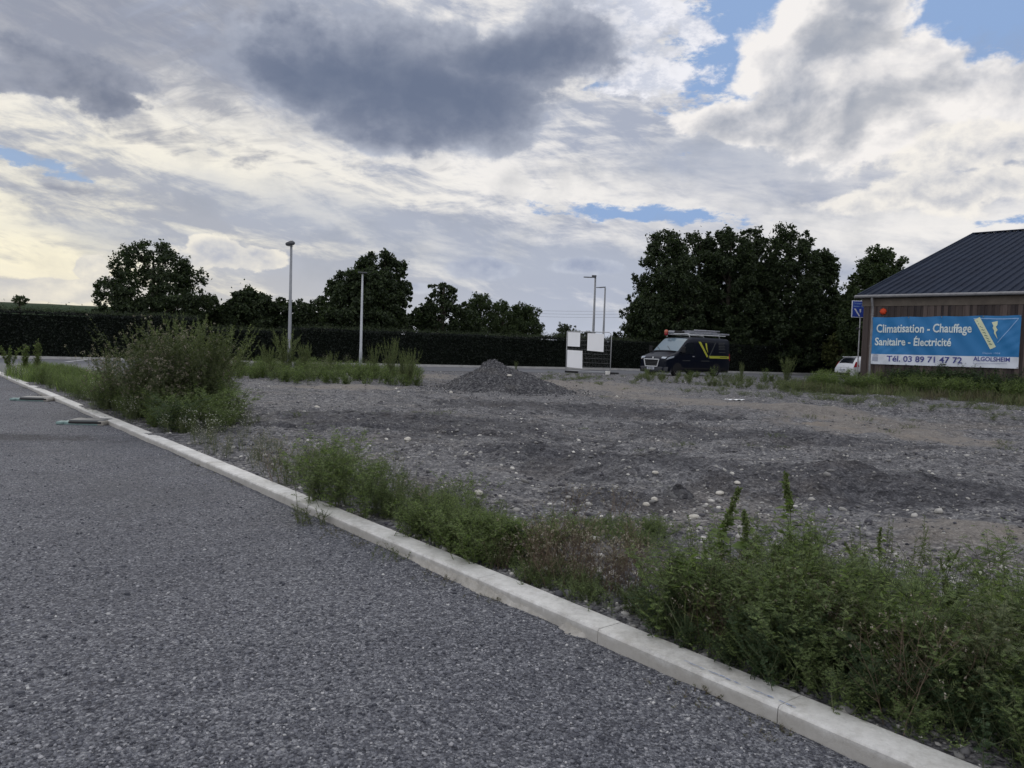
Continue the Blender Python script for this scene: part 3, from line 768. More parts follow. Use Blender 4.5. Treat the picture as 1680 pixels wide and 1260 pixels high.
# scrap of white plastic
p = gp(1206, 657); bm = bmesh.new(); bmesh.ops.create_grid(bm, x_segments=14, y_segments=6, size=1)
for v in bm.verts: v.co = Vector((v.co.x * .28, v.co.y * .09 * (1 + .3 * math.sin(v.co.x * 7)), .03 * abs(math.sin(v.co.x * 5 + v.co.y * 3)) + .012))
me = bpy.data.meshes.new('plastic_scrap'); bm.to_mesh(me); bm.free(); me.materials.append(new_mat('white plastic', (.72, .73, .75), .4))
tag(link('plastic_scrap', me, None, p, (0, 0, .1)), 'torn strip of white plastic lying on the lot', 'litter')

# hills: grassed embankment behind the left hedge
def m_hill(t, b):
    p = pos(t); setc(t, b, ramp(noise(p, 0.12, 6, 0.65) * 0.6 + noise(p, 1.5, 4, 0.6) * 0.4, [(0.3, (0.022, 0.036, 0.022)), (0.6, (0.042, 0.062, 0.034)), (0.8, (0.065, 0.085, 0.045))]))
M_HILL = new_mat('embankment grass', m_hill, 0.95, 0.1)
xs = np.linspace(-330, 40, 150); us = np.linspace(0, 1, 24)
Xh, Uh = np.meshgrid(xs, us, indexing='ij')
top = 6.7 - 0.012 * (Xh + 100) * 0.4 + 0.15 * vnoise(Xh, Xh * 0, 0.05, 3)
top = top * sst(-Xh, 10, 50)
Yh = 150 + 0.25 * (Xh + 60) + Uh * 40
Zh = np.where(Uh < 0.45, top * sst(Uh, 0, 0.45), np.where(Uh < 0.6, top, top * (1 - sst(Uh, 0.6, 1)))) - 0.1 + 0.12 * vnoise(Xh, Yh, 0.4, 4)
n1_, n2_ = Xh.shape; i, j = np.meshgrid(np.arange(n1_ - 1), np.arange(n2_ - 1), indexing='ij')
F = np.stack([i * n2_ + j, (i + 1) * n2_ + j, (i + 1) * n2_ + j + 1, i * n2_ + j + 1], -1).reshape(-1, 4)
o = link('hills', np_mesh('hills', np.stack([Xh, Yh, Zh], -1).reshape(-1, 3), F, M_HILL, True)); o['kind'] = 'structure'

# worn blue chalk line on the kerb top, lower right
cm = MB(); ra, rb_ = at(1190, 1055, .072), at(1370, 1130, .072); sa, sb = st(ra.x, ra.y)[0], st(rb_.x, rb_.y)[0]; sa, sb = min(sa, sb), max(sa, sb); rk = random.Random(9)
for q in range(34):
    s0 = sa + (sb - sa) * q / 34
    if rk.random() < .25: continue
    w_ = rk.uniform(.003, .008); t0 = .036 + rk.uniform(-.003, .003)
    cm.add([tuple(kp(s0, t0, .0712)), tuple(kp(s0 + rk.uniform(.02, .035), t0 + .001, .0712)), tuple(kp(s0 + rk.uniform(.018, .03), t0 + w_, .0712)), tuple(kp(s0, t0 + w_ * .8, .0712))], [(0, 1, 2, 3)])
o = cm.build('kerb_marking', new_mat('blue chalk', (.24, .30, .47), .9)); o['kind'] = 'structure'

# ================================================================ building
def text_mesh(s, size, mat, bold=0.0, xs=1.0, align='LEFT', space=1.0):
    cu = bpy.data.curves.new('text', 'FONT'); cu.body = s; cu.size = size; cu.offset = bold
    cu.align_x = align; cu.space_character = space; cu.resolution_u = 3
    ob = bpy.data.objects.new('text', cu); COL.objects.link(ob)
    bpy.context.view_layer.update()
    me = bpy.data.meshes.new_from_object(ob.evaluated_get(bpy.context.evaluated_depsgraph_get()))
    bpy.data.objects.remove(ob); me.materials.clear(); me.materials.append(mat)
    for v in me.vertices: v.co.x *= xs
    return me
BA = at_d(1411, 620, 33.0); BA.z = 0
BBp = at_d(1680, 620, 28.6); BBp.z = 0
bu = (BBp - BA).normalized(); bn = Vector((-bu.y, bu.x, 0))
if bn.y < 0: bn = -bn
brz = math.atan2(bu.y, bu.x)        # local +x along the wall, local +y into the building
BW, BLEN, EAVE, RISE = 26.0, 16.0, 3.95, 4.12
bld = thing('timber_building', 'single-storey timber clad building with dark ribbed metal pitched roof at the right edge', 'building', BA, brz)
def m_plank(t, b):
    p = objc(t); x, y, z = sep(p)
    i = island(t)
    g = noise(vec(t, x * 9.0, y * 9.0, z * 0.6), 3.0, 6, 0.65)
    c = ramp(i * 0.55 + g * 0.45, [(0.2, (0.036, 0.031, 0.033)), (0.5, (0.066, 0.053, 0.050)), (0.8, (0.118, 0.094, 0.087))])
    # weathering under the eave and damp foot, as stains with ragged edges
    stn = (noise(vec(t, x * 5.0, y, z * 0.8), 1.3, 5, 0.7)).step(0.45, 0.7)
    c = mix(stn * 0.5, c, (0.060, 0.052, 0.054))
    setc(t, b, c); bump(t, b, g, 0.4, 0.01)
M_PLANK = new_mat('weathered larch', m_plank, 0.85, 0.2)
M_BEAM = new_mat('larch beam', lambda t, b: setc(t, b, ramp(noise(objc(t), 2.5, 6, .7), [(0.3, (.085, .072, .062)), (0.7, (.145, .124, .105))])), 0.8, 0.2)
M_ROOF = new_mat('dark roof metal', lambda t, b: setc(t, b, ramp(noise(objc(t), 1.2, 6, .65), [(0.3, (.010, .015, .030)), (0.7, (.018, .027, .050))])), 0.75, 0.15)
M_ZINC = new_mat('zinc', lambda t, b: setc(t, b, ramp(noise(objc(t), 6, 5, .65), [(0.3, (.14, .14, .15)), (0.7, (.24, .24, .25))])), 0.5, 0.5)
wb = MB(); rk = random.Random(3)
wb.box((BLEN / 2, BW / 2, EAVE / 2 - 0.05), (BLEN - 0.06, BW - 0.06, EAVE))
wb.build('wall', new_mat('wall membrane', (.02, .018, .018), .9), bld)
pb = MB(); x = 0.0
k = 0
while x < BLEN:
    wd = 0.125 + rk.uniform(-.004, .004)
    off = -0.022 - 0.028 * (k % 2)
    z0 = 0.12 + rk.uniform(0, .02)
    pb.box((x + wd / 2, off + 0.006, (z0 + EAVE - 0.42) / 2), (wd + 0.02 * (k % 2) - 0.006 * (1 - k % 2), 0.024, EAVE - 0.42 - z0)); x += wd; k += 1
y = 0.0; k = 0
while y < BW:
    pb.box((0.008 - 0.026 * (k % 2), y + .06, (0.12 + EAVE - 0.42) / 2), (0.022, 0.118, EAVE - 0.54)); y += 0.125; k += 1
pb.build('cladding', M_PLANK, bld)
fb = MB(); fb.box((BLEN / 2, -0.03, EAVE - 0.21), (BLEN + .1, 0.07, 0.40)); fb.box((-0.03, BW / 2, EAVE - 0.21), (0.06, BW - .08, 0.40))
fb.build('fascia_beam', M_BEAM, bld)
pl = MB(); pl.box((BLEN / 2, BW / 2, 0.05), (BLEN - .02, BW - .02, 0.22)); pl.build('plinth', M_CONC_FAR, bld)
# roof: two long ribbed slopes
OV = 0.20; x0, y0, x1, y1 = -OV, -OV, BLEN + OV, BW + OV; hw = (y1 - y0) / 2; RZ = EAVE + 0.02
rb = MB()
TH = .10
rb.add([(x0, y0, RZ), (x1, y0, RZ), (x1, y0 + hw, RZ + RISE), (x0, y0 + hw, RZ + RISE), (x0, y1, RZ), (x1, y1, RZ),
        (x0, y0, RZ - TH), (x1, y0, RZ - TH), (x1, y0 + hw, RZ + RISE - TH), (x0, y0 + hw, RZ + RISE - TH), (x0, y1, RZ - TH), (x1, y1, RZ - TH)],
       [(0, 1, 2, 3), (3, 2, 5, 4), (7, 6, 9, 8), (8, 9, 10, 11), (0, 6, 7, 1), (4, 5, 11, 10), (0, 3, 9, 6), (3, 4, 10, 9), (1, 7, 8, 2), (2, 8, 11, 5)])
def rib(a, b, h=0.06, wd=0.07):
    a, b = Vector(a), Vector(b); d = (b - a).normalized(); sd = d.cross(Vector((0, 0, 1))).normalized() * wd / 2; up = sd.cross(d).normalized() * h
    if up.z < 0: up = -up
    q = [a - sd, a + sd, a + sd * .45 + up, a - sd * .45 + up, b - sd, b + sd, b + sd * .45 + up, b - sd * .45 + up]
    rb.add([tuple(v) for v in q], [(0, 3, 2, 1), (4, 5, 6, 7), (0, 1, 5, 4), (1, 2, 6, 5), (2, 3, 7, 6), (3, 0, 4, 7)])
sp = 0.333; xx = x0 + 0.15
while xx < x1:
    rib((xx, y0, RZ + .002), (xx, y0 + hw, RZ + RISE + .002)); rib((xx, y1, RZ + .002), (xx, y1 - hw, RZ + RISE + .002)); xx += sp
rib((x0 + .03, y0, RZ - .02), (x0 + .03, y0 + hw, RZ + RISE - .02), .11, .12)
rib((x0, y0 + hw, RZ + RISE + .03), (x1, y0 + hw, RZ + RISE + .03), .05, .4)
rb.build('roof', M_ROOF, bld)
gb = MB(); gb.add([(0.02, 0, EAVE - .1), (0.02, BW, EAVE - .1), (0.02, BW / 2, EAVE + RISE - .12), (0.12, 0, EAVE - .1), (0.12, BW, EAVE - .1), (0.12, BW / 2, EAVE + RISE - .12)], [(0, 2, 1), (3, 4, 5), (0, 1, 4, 3), (1, 2, 5, 4), (2, 0, 3, 5)])
gb.build('gable', M_PLANK, bld)
gt = MB(); gt.tube([(x0 - .06, y0 - .06, RZ - .03), (x1, y0 - .06, RZ - .03)], .065, 10); gt.tube([(x0 - .06, y0 - .06, RZ - .03), (x0 - .06, y1, RZ - .03)], .065, 10); gt.build('gutter', M_ZINC, bld)
dp = MB(); dp.tube([(.42, y0 - .05, RZ - .06), (.42, y0 - .03, RZ - .22), (.42, -.16, RZ - .38), (.42, -.115, RZ - .55), (.42, -.115, .35), (.42, -.17, .2)], .048, 10)
for z_ in (3.2, 1.9, .75): dp.cyl((.42, -.115, z_ - .03), (.42, -.115, z_ + .03), .060, 12)
dp.build('downpipe', M_ZINC, bld)
# orange warning light on the wall: squat lobed shell on a small plate
al = MB()
prof = [(0.02, 0.0), (0.120, 0.0), (0.130, .03), (0.12, .07), (0.08, .11), (0.03, .125)]
V, F = [], []
for (r, h) in prof:
    for q in range(24):
        a = 2 * math.pi * q / 24; rr_ = r * (1 + 0.09 * math.cos(8 * a)); V.append((.84 + rr_ * math.cos(a), -.065 - h, EAVE - .63 + rr_ * math.sin(a)))
for i in range(len(prof) - 1):
    for q in range(24): F.append((i * 24 + q, (i + 1) * 24 + q, (i + 1) * 24 + (q + 1) % 24, i * 24 + (q + 1) % 24))
F.append(tuple(range(5 * 24, 6 * 24)))
al.add(V, F); al.build('warning_light', new_mat('orange plastic', (.55, .06, .018), .6), bld)

# banner hung on the wall
BX0, BX1, BZ0, BZ1 = .62, 6.02, 1.13, 2.92
bx0 = .62
def wx(px):                          # distance along the wall for a photo column
    d = ray(px, 560); # intersect plan ray with wall line
    den = d.x * (-bu.y) + d.y * bu.x
    t_ = (BA.x * (-bu.y) + BA.y * bu.x) / den
    P_ = Vector((d.x * t_, d.y * t_, 0)); return (P_ - BA).dot(bu), t_ * d.y
def wz(px, py):
    dd = wx(px)[1]; return at_d(px, py, dd).z
BX0, BX1 = wx(1431)[0], wx(1675)[0]
zl0, zl1 = wz(1430, 597), wz(1433, 520.5); zr0, zr1 = wz(1674, 605), wz(1678, 517)
ban = thing('banner', 'blue and white company banner stretched over the timber cladding', 'banner', BA, brz)
BH = (zl1 - zl0 + zr1 - zr0) / 2; BLn = BX1 - BX0; ZB = (zl0 + zr0) / 2
print('BANNER', BX0, BX1, zl0, zl1, zr0, zr1)
def wrink(u, v):                     # u along, v up, metres; cloth relief
    r = 0.022 * math.sin(u * 2.1 + v * 1.6 + 1) * math.sin(v * 2.2) + 0.018 * math.sin(u * 5.2 - v * 4.1) * max(0, math.sin(u * 1.1 + .4)) * (v / BH) + 0.008 * math.sin(u * 9 + v * 7) + .005 * math.sin(u * 14 - v * 19 + 2 * math.sin(u * 2)) * max(0, math.sin(u * 1.3 + v * 1.1)) ** 2
    sc_ = 0
    for cu in (0.0, BLn * .27, BLn * .5, BLn * .77, BLn):     # pulls from the fixings along the top
        sc_ += 0.03 * math.exp(-((u - cu - (BH - v) * .25) / .10) ** 2) * math.exp(-(BH - v) / .5)
    return -(r * 1.1 + sc_ * 1.0 + 0.055)
def edge(u, v):                      # slight sag of the edges
    return -0.02 * math.sin(u / BLn * math.pi * 4) ** 2 * (v / BH)
BS = 0.006
def ban_pt(u, v, off=0.0):
    f = u / BLn
    return (BX0 + u, -.062 + wrink(u, v) - off, (zl0 + (zr0 - zl0) * f) + v * ((zl1 - zl0) * (1 - f) + (zr1 - zr0) * f) / BH + edge(u, v))
def ban_grid(u0, u1, v0, v1, nu, nv, mat, name, off=0.0, sub=None):
    V = [ban_pt(u0 + (u1 - u0) * i / nu, v0 + (v1 - v0) * j / nv, off) for i in range(nu + 1) for j in range(nv + 1)]
    F = [(i * (nv + 1) + j, (i + 1) * (nv + 1) + j, (i + 1) * (nv + 1) + j + 1, i * (nv + 1) + j + 1) for i in range(nu) for j in range(nv)]
    o = MB().add(V, F).build(name, mat, ban, True); return o
WH = BH * 0.215                      # height of the white strip
M_BLUE = new_mat('banner blue', lambda t, b: setc(t, b, ramp(noise(objc(t), .7, 4, .5), [(0.3, (.018, .150, .37)), (0.7, (.024, .185, .44))])), 0.5, 0.35)
M_BWHITE = new_mat('banner white', (.62, .66, .74), 0.5)
M_BTXT = new_mat('banner lettering', (.60, .68, .70), 0.6)
M_BYEL = new_mat('banner pale yellow', (.62, .66, .46), 0.6)
M_BDK = new_mat('banner dark blue', (.06, .07, .26), 0.6)
M_BTHIN = new_mat('banner pale line', (.28, .45, .72), 0.6)
M_BGREY = new_mat('banner grey print', (.30, .33, .42), 0.6)
ban_grid(0, BLn, WH, BH, 130, 30, M_BLUE, 'blue_field'); ban_grid(0, BLn, 0, WH, 130, 8, M_BWHITE, 'white_strip')
def put_text(s, u, v, w, h, mat, name='lettering', bold=0.0, cap=True, rot=0.0):
    me = text_mesh(s, 1.0, mat, bold)
    xs = [q.co.x for q in me.vertices]; ys = [q.co.y for q in me.vertices]
    # cap height about 0.73 of the size
    sx = w / (max(xs) - min(xs)); sy = h / 0.73; mx = min(xs)
    for q in me.vertices:
        a, b = (q.co.x - mx) * sx, q.co.y * sy
        if rot: a, b = a * math.cos(rot) - b * math.sin(rot), a * math.sin(rot) + b * math.cos(rot)
        q.co = Vector(ban_pt(u + a, v + b, 0.017))
    return link(name, me, ban)
def uv(px, py):                      # banner coordinates of a photo pixel
    u = wx(px)[0] - BX0; f = u / BLn; z = wz(px, py)
    z0 = zl0 + (zr0 - zl0) * f; hh = (zl1 - zl0) * (1 - f) + (zr1 - zr0) * f
    return u, (z - z0) / hh * BH
def text_px(s, x0, yb0, x1, h_px, mat, bold, xr=None):
    u0, v0 = uv(x0, yb0); u1, _ = uv(x1, yb0); _, vt = uv(x0, yb0 - h_px); return put_text(s, u0, v0, u1 - u0, vt - v0, mat, bold=bold)
text_px('Climatisation - Chauffage', 1439.5, 545, 1595, 13.5, M_BTXT, .022)
text_px('Sanitaire - Électricité', 1438, 566, 1563, 12.5, M_BTXT, .022)
text_px('Tél. 03 89 71 47 72', 1458.5, 592.5, 1582.5, 9.6, M_BDK, .016)
text_px('ALGOLSHEIM', 1600.5, 592, 1660.5, 7.2, M_BDK, .020)
text_px('Depuis 1984', 1615, 580.5, 1644, 3.0, M_BTHIN, .01)
text_px('GPN', 1434.8, 583.5, 1443.8, 2.8, M_BGREY, .02)
u0, v0 = uv(1435, 584.5); u1, v1 = uv(1444, 592.5)
ban_grid(u0, u1, min(v0, v1), max(v0, v1), 4, 4, M_BGREY, 'printed_square', 0.008)
def poly_px(pts, mat, name, off=0.008):
    V = []; 
    for p_ in pts: u, v = uv(*p_); V.append(ban_pt(u, v, off))
    return MB().add(V, [tuple(range(len(V)))]).build(name, mat, ban)
def strip_px(p0, p1, wdt, mat, name, n=14, off=0.010):
    V = []; (ua, va), (ub, vb) = uv(*p0), uv(*p1); d = Vector((ub - ua, vb - va)).normalized(); nn = Vector((-d.y, d.x)) * wdt / 2
    for k in range(n + 1):
        f = k / n; a, b = ua + (ub - ua) * f, va + (vb - va) * f
        V += [ban_pt(a + nn.x, b + nn.y, off), ban_pt(a - nn.x, b - nn.y, off)]
    return MB().add(V, [(2 * k, 2 * k + 1, 2 * k + 3, 2 * k + 2) for k in range(n)]).build(name, mat, ban)
strip_px((1602.5, 522.5), (1631.5, 571), .21, M_BYEL, 'logo_bar', 16, .010)
strip_px((1597, 522.8), (1670.5, 522.4), .03, M_BTHIN, 'logo_line'); strip_px((1670.5, 522.6), (1638, 562), .022, M_BTHIN, 'logo_line')
poly_px([(1627, 528.5), (1636.5, 526), (1636.5, 533), (1634.2, 535.5), (1637.5, 541), (1634.5, 544.5), (1638, 556), (1631.5, 546), (1632, 542.5), (1629, 537.5), (1630.5, 534.5)], M_BYEL, 'logo_bolt', .012)
mk = MB(); lt = random.Random(4)
for q in range(9):                   # the unreadable letters running down the bar
    f = 0.10 + q * 0.095; cx_, cy_ = 1602.5 + 29 * f, 522.5 + 48.5 * f
    for w_ in range(2):
        u, v = uv(cx_ - 1.6 + w_ * 2.4, cy_ + (.6 if w_ else -.3)); s_ = .035
        a = lt.uniform(-.6, .6); dx_, dy_ = math.cos(a) * s_, math.sin(a) * s_
        mk.add([ban_pt(u - dx_, v - dy_ - .012, .014), ban_pt(u + dx_, v + dy_ - .012, .014), ban_pt(u + dx_, v + dy_ + .012, .014), ban_pt(u - dx_, v - dy_ + .012, .014)], [(0, 1, 2, 3)])
mk.build('logo_letters', new_mat('banner olive print', (.10, .16, .14), .6), ban)
mk = MB()
for q in range(30):
    u, v = uv(1601 + q * 1.85, 596.3 + (q % 3) * .25); 
    mk.add([ban_pt(u, v - .018, .009), ban_pt(u + .022, v - .018, .009), ban_pt(u + .022, v + .02, .009), ban_pt(u, v + .02, .009)], [(0, 1, 2, 3)])
mk.build('small_print', new_mat('banner faint print', (.42, .45, .58), .6), ban)
for f in (0, .27, .5, .77, 1):
    for v in (BH - .03, .03):
        ey = MB(); p_ = ban_pt(min(max(BLn * f, .03), BLn - .03), v, .006); ey.cyl(p_, (p_[0], p_[1] - .012, p_[2]), .022, 10); ey.build('eyelet', M_ZINC, ban)

# ================================================================ sign on a pole
sp_ = at_d(1408, 600, 36.5); SG = thing('company_sign', 'small blue company sign with white border on a thin pole behind the building corner', 'sign', (sp_.x, sp_.y, 0), R(12))
M_GALV = new_mat('galvanised steel', lambda t, b: setc(t, b, ramp(noise(objc(t), 4, 4, .6), [(0.3, (.30, .31, .33)), (0.7, (.42, .43, .45))])), 0.5, 0.5)
MB().tube([(0, 0.04, -.05), (0, 0.04, 4.05)], .03, 10).build('pole', M_GALV, SG)
zc = 3.63
MB().box((0, 0, zc), (1.0, .03, .78)).build('border', M_BWHITE, SG, bevel=.006)
MB().box((0, -.0185, zc), (.93, .006, .71)).build('panel', new_mat('sign blue', (.03, .065, .36), .5), SG)
for s_, z_, w_, h_ in (('Climatisation - Chauffage', .23, .84, .07), ('Sanitaire - Électricité', .10, .74, .07)):
    me = text_mesh(s_, 1, M_BTHIN, .01); xs = [q.co.x for q in me.vertices]
    for q in me.vertices: q.co = Vector(((q.co.x - min(xs)) / (max(xs) - min(xs)) * w_ - .42, -.024, zc + z_ + q.co.y * h_ / .73))
    link('lettering', me, SG)
l = MB(); zb = zc - .32
l.add([(-.40, -.024, zc + .02), (-.31, -.024, zc + .02), (-.06, -.024, zb), (-.12, -.024, zb - .02)], [(0, 1, 2, 3)])
l.add([(-.12, -.024, zc + .0), (-.03, -.024, zc + .02), (-.03, -.024, zc - .12), (-.07, -.024, zc - .18)], [(0, 1, 2, 3)])
l.build('logo', M_BWHITE, SG)
cl = MB(); cl.tube([(0, .04, 2.72), (-.10, .0, 2.74), (-.20, -.02, 2.72)], [.02, .035, .05], 8); cl.build('lamp', new_mat('dark plastic', (.03, .03, .035), .5), SG)

# ================================================================ hedges
def hedge(name, label, pts, h, depth, n, seed, sag=0.05, lip=0.35):
    rg = np.random.default_rng(seed)
    root = thing(name, label, 'hedge', (pts[0].x, pts[0].y, 0))
    o0 = Vector((pts[0].x, pts[0].y, 0))
    # core
    core = MB()
    segs = []
    for a, b in zip(pts[:-1], pts[1:]): segs.append((Vector((a.x, a.y, 0)), Vector((b.x, b.y, 0))))
    tot = sum((b - a).length for a, b in segs)
    V_all = []
    for a, b in segs:
        d = (b - a).normalized(); nb = Vector((-d.y, d.x, 0))
        if nb.y < 0: nb = -nb
        q = [a + nb * .12, b + nb * .12, b + nb * depth, a + nb * depth]
        core.add([tuple(v - o0) for v in q] + [tuple(v - o0 + Vector((0, 0, h - .12))) for v in q], [(3, 2, 1, 0), (4, 5, 6, 7), (0, 1, 5, 4), (1, 2, 6, 5), (2, 3, 7, 6), (3, 0, 4, 7)])
        m = int(n * (b - a).length / tot); L = (b - a).length
        face = rg.random(m)
        u = rg.uniform(0, L, m)
        top_h = h + 0.10 * vnoise(u + a.x, u * 0 + seed, .5, 3) + 0.06 * vnoise(u + a.x, u * 0 + seed, 2.2, 4)
        front = face < .70
        v = np.where(front, rg.uniform(-.02, .18, m) + .06 * vnoise(u, top_h * 0 + rg.random(m), 1.0, 5), rg.uniform(0, depth, m))
        z = np.where(front, rg.uniform(0.02, 1, m) * top_h, top_h + rg.normal(0, .035, m) - .02)
        lip_m = face > .93; z = np.where(lip_m, top_h + rg.gamma(1.5, .05, m), z)
        P_ = np.stack([a.x - o0.x + d.x * u + nb.x * v, a.y - o0.y + d.y * u + nb.y * v, z], -1); V_all.append(P_)
    core.build('branches', M_HCORE, root)
    P_ = np.concatenate(V_all); m = len(P_)
    sc_ = rg.uniform(.035, .08, m)
    X, Y, Z = rand_frames(m, sc_, rg, .3)
    V, F = stamp(LEAF4, [np.array([(0, 1, 2, 3)])], P_, X, Y * .7, Z)
    link('foliage', np_mesh('foliage', V, F, M_HEDGE, True), root)
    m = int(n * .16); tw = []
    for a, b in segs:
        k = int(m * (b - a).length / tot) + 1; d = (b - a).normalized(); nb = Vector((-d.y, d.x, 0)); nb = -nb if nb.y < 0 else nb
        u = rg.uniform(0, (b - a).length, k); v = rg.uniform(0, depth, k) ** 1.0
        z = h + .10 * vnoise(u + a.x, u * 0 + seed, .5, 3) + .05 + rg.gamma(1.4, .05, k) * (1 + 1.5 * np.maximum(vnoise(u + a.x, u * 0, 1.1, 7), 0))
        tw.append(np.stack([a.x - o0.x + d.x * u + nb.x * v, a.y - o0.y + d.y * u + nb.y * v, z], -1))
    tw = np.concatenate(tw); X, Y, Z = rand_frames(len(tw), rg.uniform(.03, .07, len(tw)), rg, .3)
    V, F = stamp(LEAF4, [np.array([(0, 1, 2, 3)])], tw, X, Y * .6, Z); link('top_lit_leaves', np_mesh('top_lit_leaves', V, F, M_HTOP), root)  # added fringe of leaves in the lit tone
    return root
LEAF4 = np.array([(-1, 0, 0), (0, -.5, .12), (1, 0, 0), (0, .5, .12)], float)
M_HTOP = leaf_mat('hedge top-lit leaves', (.018, .028, .014), (.030, .044, .020), (.048, .064, .028), .2)  # light on the hedge top, put into a paler leaf colour
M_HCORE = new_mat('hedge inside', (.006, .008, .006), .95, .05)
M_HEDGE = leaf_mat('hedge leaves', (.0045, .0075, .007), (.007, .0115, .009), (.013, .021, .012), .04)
hA = [HP[0], HP[1], HP[1] + (HP[2] - HP[1]) * .62]
hB0 = HP[1] + (HP[2] - HP[1]) * .56; hC0 = HP[1] + (HP[2] - HP[1]) * .965
bk = Vector((-.3, 1.1, 0))
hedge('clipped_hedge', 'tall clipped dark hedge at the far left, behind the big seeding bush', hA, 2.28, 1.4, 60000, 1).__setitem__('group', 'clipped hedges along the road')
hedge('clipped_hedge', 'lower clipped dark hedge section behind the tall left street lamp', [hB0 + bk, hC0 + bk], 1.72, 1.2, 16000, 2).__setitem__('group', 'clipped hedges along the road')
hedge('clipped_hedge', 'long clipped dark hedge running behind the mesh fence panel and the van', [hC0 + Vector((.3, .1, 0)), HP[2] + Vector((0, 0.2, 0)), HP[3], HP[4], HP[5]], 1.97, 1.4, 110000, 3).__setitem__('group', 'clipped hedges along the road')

# ================================================================ trees
M_BARK = new_mat('bark', lambda t, b: setc(t, b, ramp(noise(objc(t), 3, 6, .7), [(0.3, (.025, .021, .018)), (0.7, (.06, .052, .044))])), .95, .1)
M_TR = [leaf_mat('tree leaves dark', (.014, .023, .012), (.026, .040, .018), (.048, .068, .028), .25),
        leaf_mat('tree leaves mid', (.022, .036, .016), (.038, .058, .024), (.062, .086, .034), .28),
        leaf_mat('tree leaves yellow green', (.028, .036, .012), (.048, .060, .020), (.085, .095, .03), .25),
        leaf_mat('tree leaves grey green', (.022, .032, .020), (.040, .055, .034), (.065, .082, .05), .22)]
LEAFT = np.array([(-1, 0, 0), (-.2, -.55, .1), (1, 0, -.1), (-.1, .6, .12)], float)
def crown_pts(rg, shape, W, z0, z1, nl, npl, lobe=.16, stretch=1.0, fill=.35):
    """leaf positions clustered in uneven lobes through the crown"""
    C = []
    H = z1 - z0
    while len(C) < nl:
        u = rg.uniform(-1, 1, 3); u[2] = rg.uniform(0, 1)
        a = math.hypot(u[0], u[1])
        if shape == 'dome':  env = math.sqrt(max(0, 1 - abs((u[2] - .36) / .64) ** 2.2)) if u[2] > .36 else (0.72 + .28 * u[2] / .36)
        elif shape == 'umbrella': env = math.sqrt(max(0, 1 - abs((u[2] - .22) / .78) ** 1.7)) if u[2] > .22 else (0.80 + .20 * u[2] / .22)
        elif shape == 'flame': env = (1 - u[2] ** 3.2) ** .70 * (0.78 + .22 * min(1, u[2] * 4))
        elif shape == 'oval': env = math.sqrt(max(0, 1 - ((u[2] - .48) / .54) ** 2))
        else: env = math.sqrt(max(0, 1 - u[2] ** 2))
        if a > env: continue
        if a < env * .62 and u[2] < .8 and rg.random() > fill: continue
        C.append((u[0], u[1], u[2]))
    C = np.array(C) * [W / 2 * .88, W / 2 * .88, H * .93] + [0, 0, z0]
    rl = rg.uniform(.45, 1.45, nl) * lobe * W * .92
    P_ = []; O_ = []
    for c, r in zip(C, rl):
        m = max(8, int(npl * (r / (lobe * W)) ** 2))
        nt_ = max(5, m // 13)                      # twigs: small tufts on the outside of the lobe
        d = norm(rg.normal(size=(nt_, 3)) + norm(c - [0, 0, z0 + H * .35]) * .55)
        tw = c + d * (r * rg.uniform(.35, 1.22, nt_))[:, None] * [1, 1, .75 * stretch]
        k = rg.integers(0, nt_, m)
        q = tw[k] + rg.normal(0, 1, (m, 3)) * (rg.uniform(.10, .26, nt_) * r)[k][:, None]
        stray = rg.random(m) < .14; q[stray] = c + d[k][stray] * (r * rg.uniform(.5, 1.18, stray.sum()))[:, None] * [1, 1, .8 * stretch] + rg.normal(0, .12 * r, (stray.sum(), 3))
        P_.append(q); O_.append(d[k])
    return np.concatenate(P_), np.concatenate(O_), C, rl
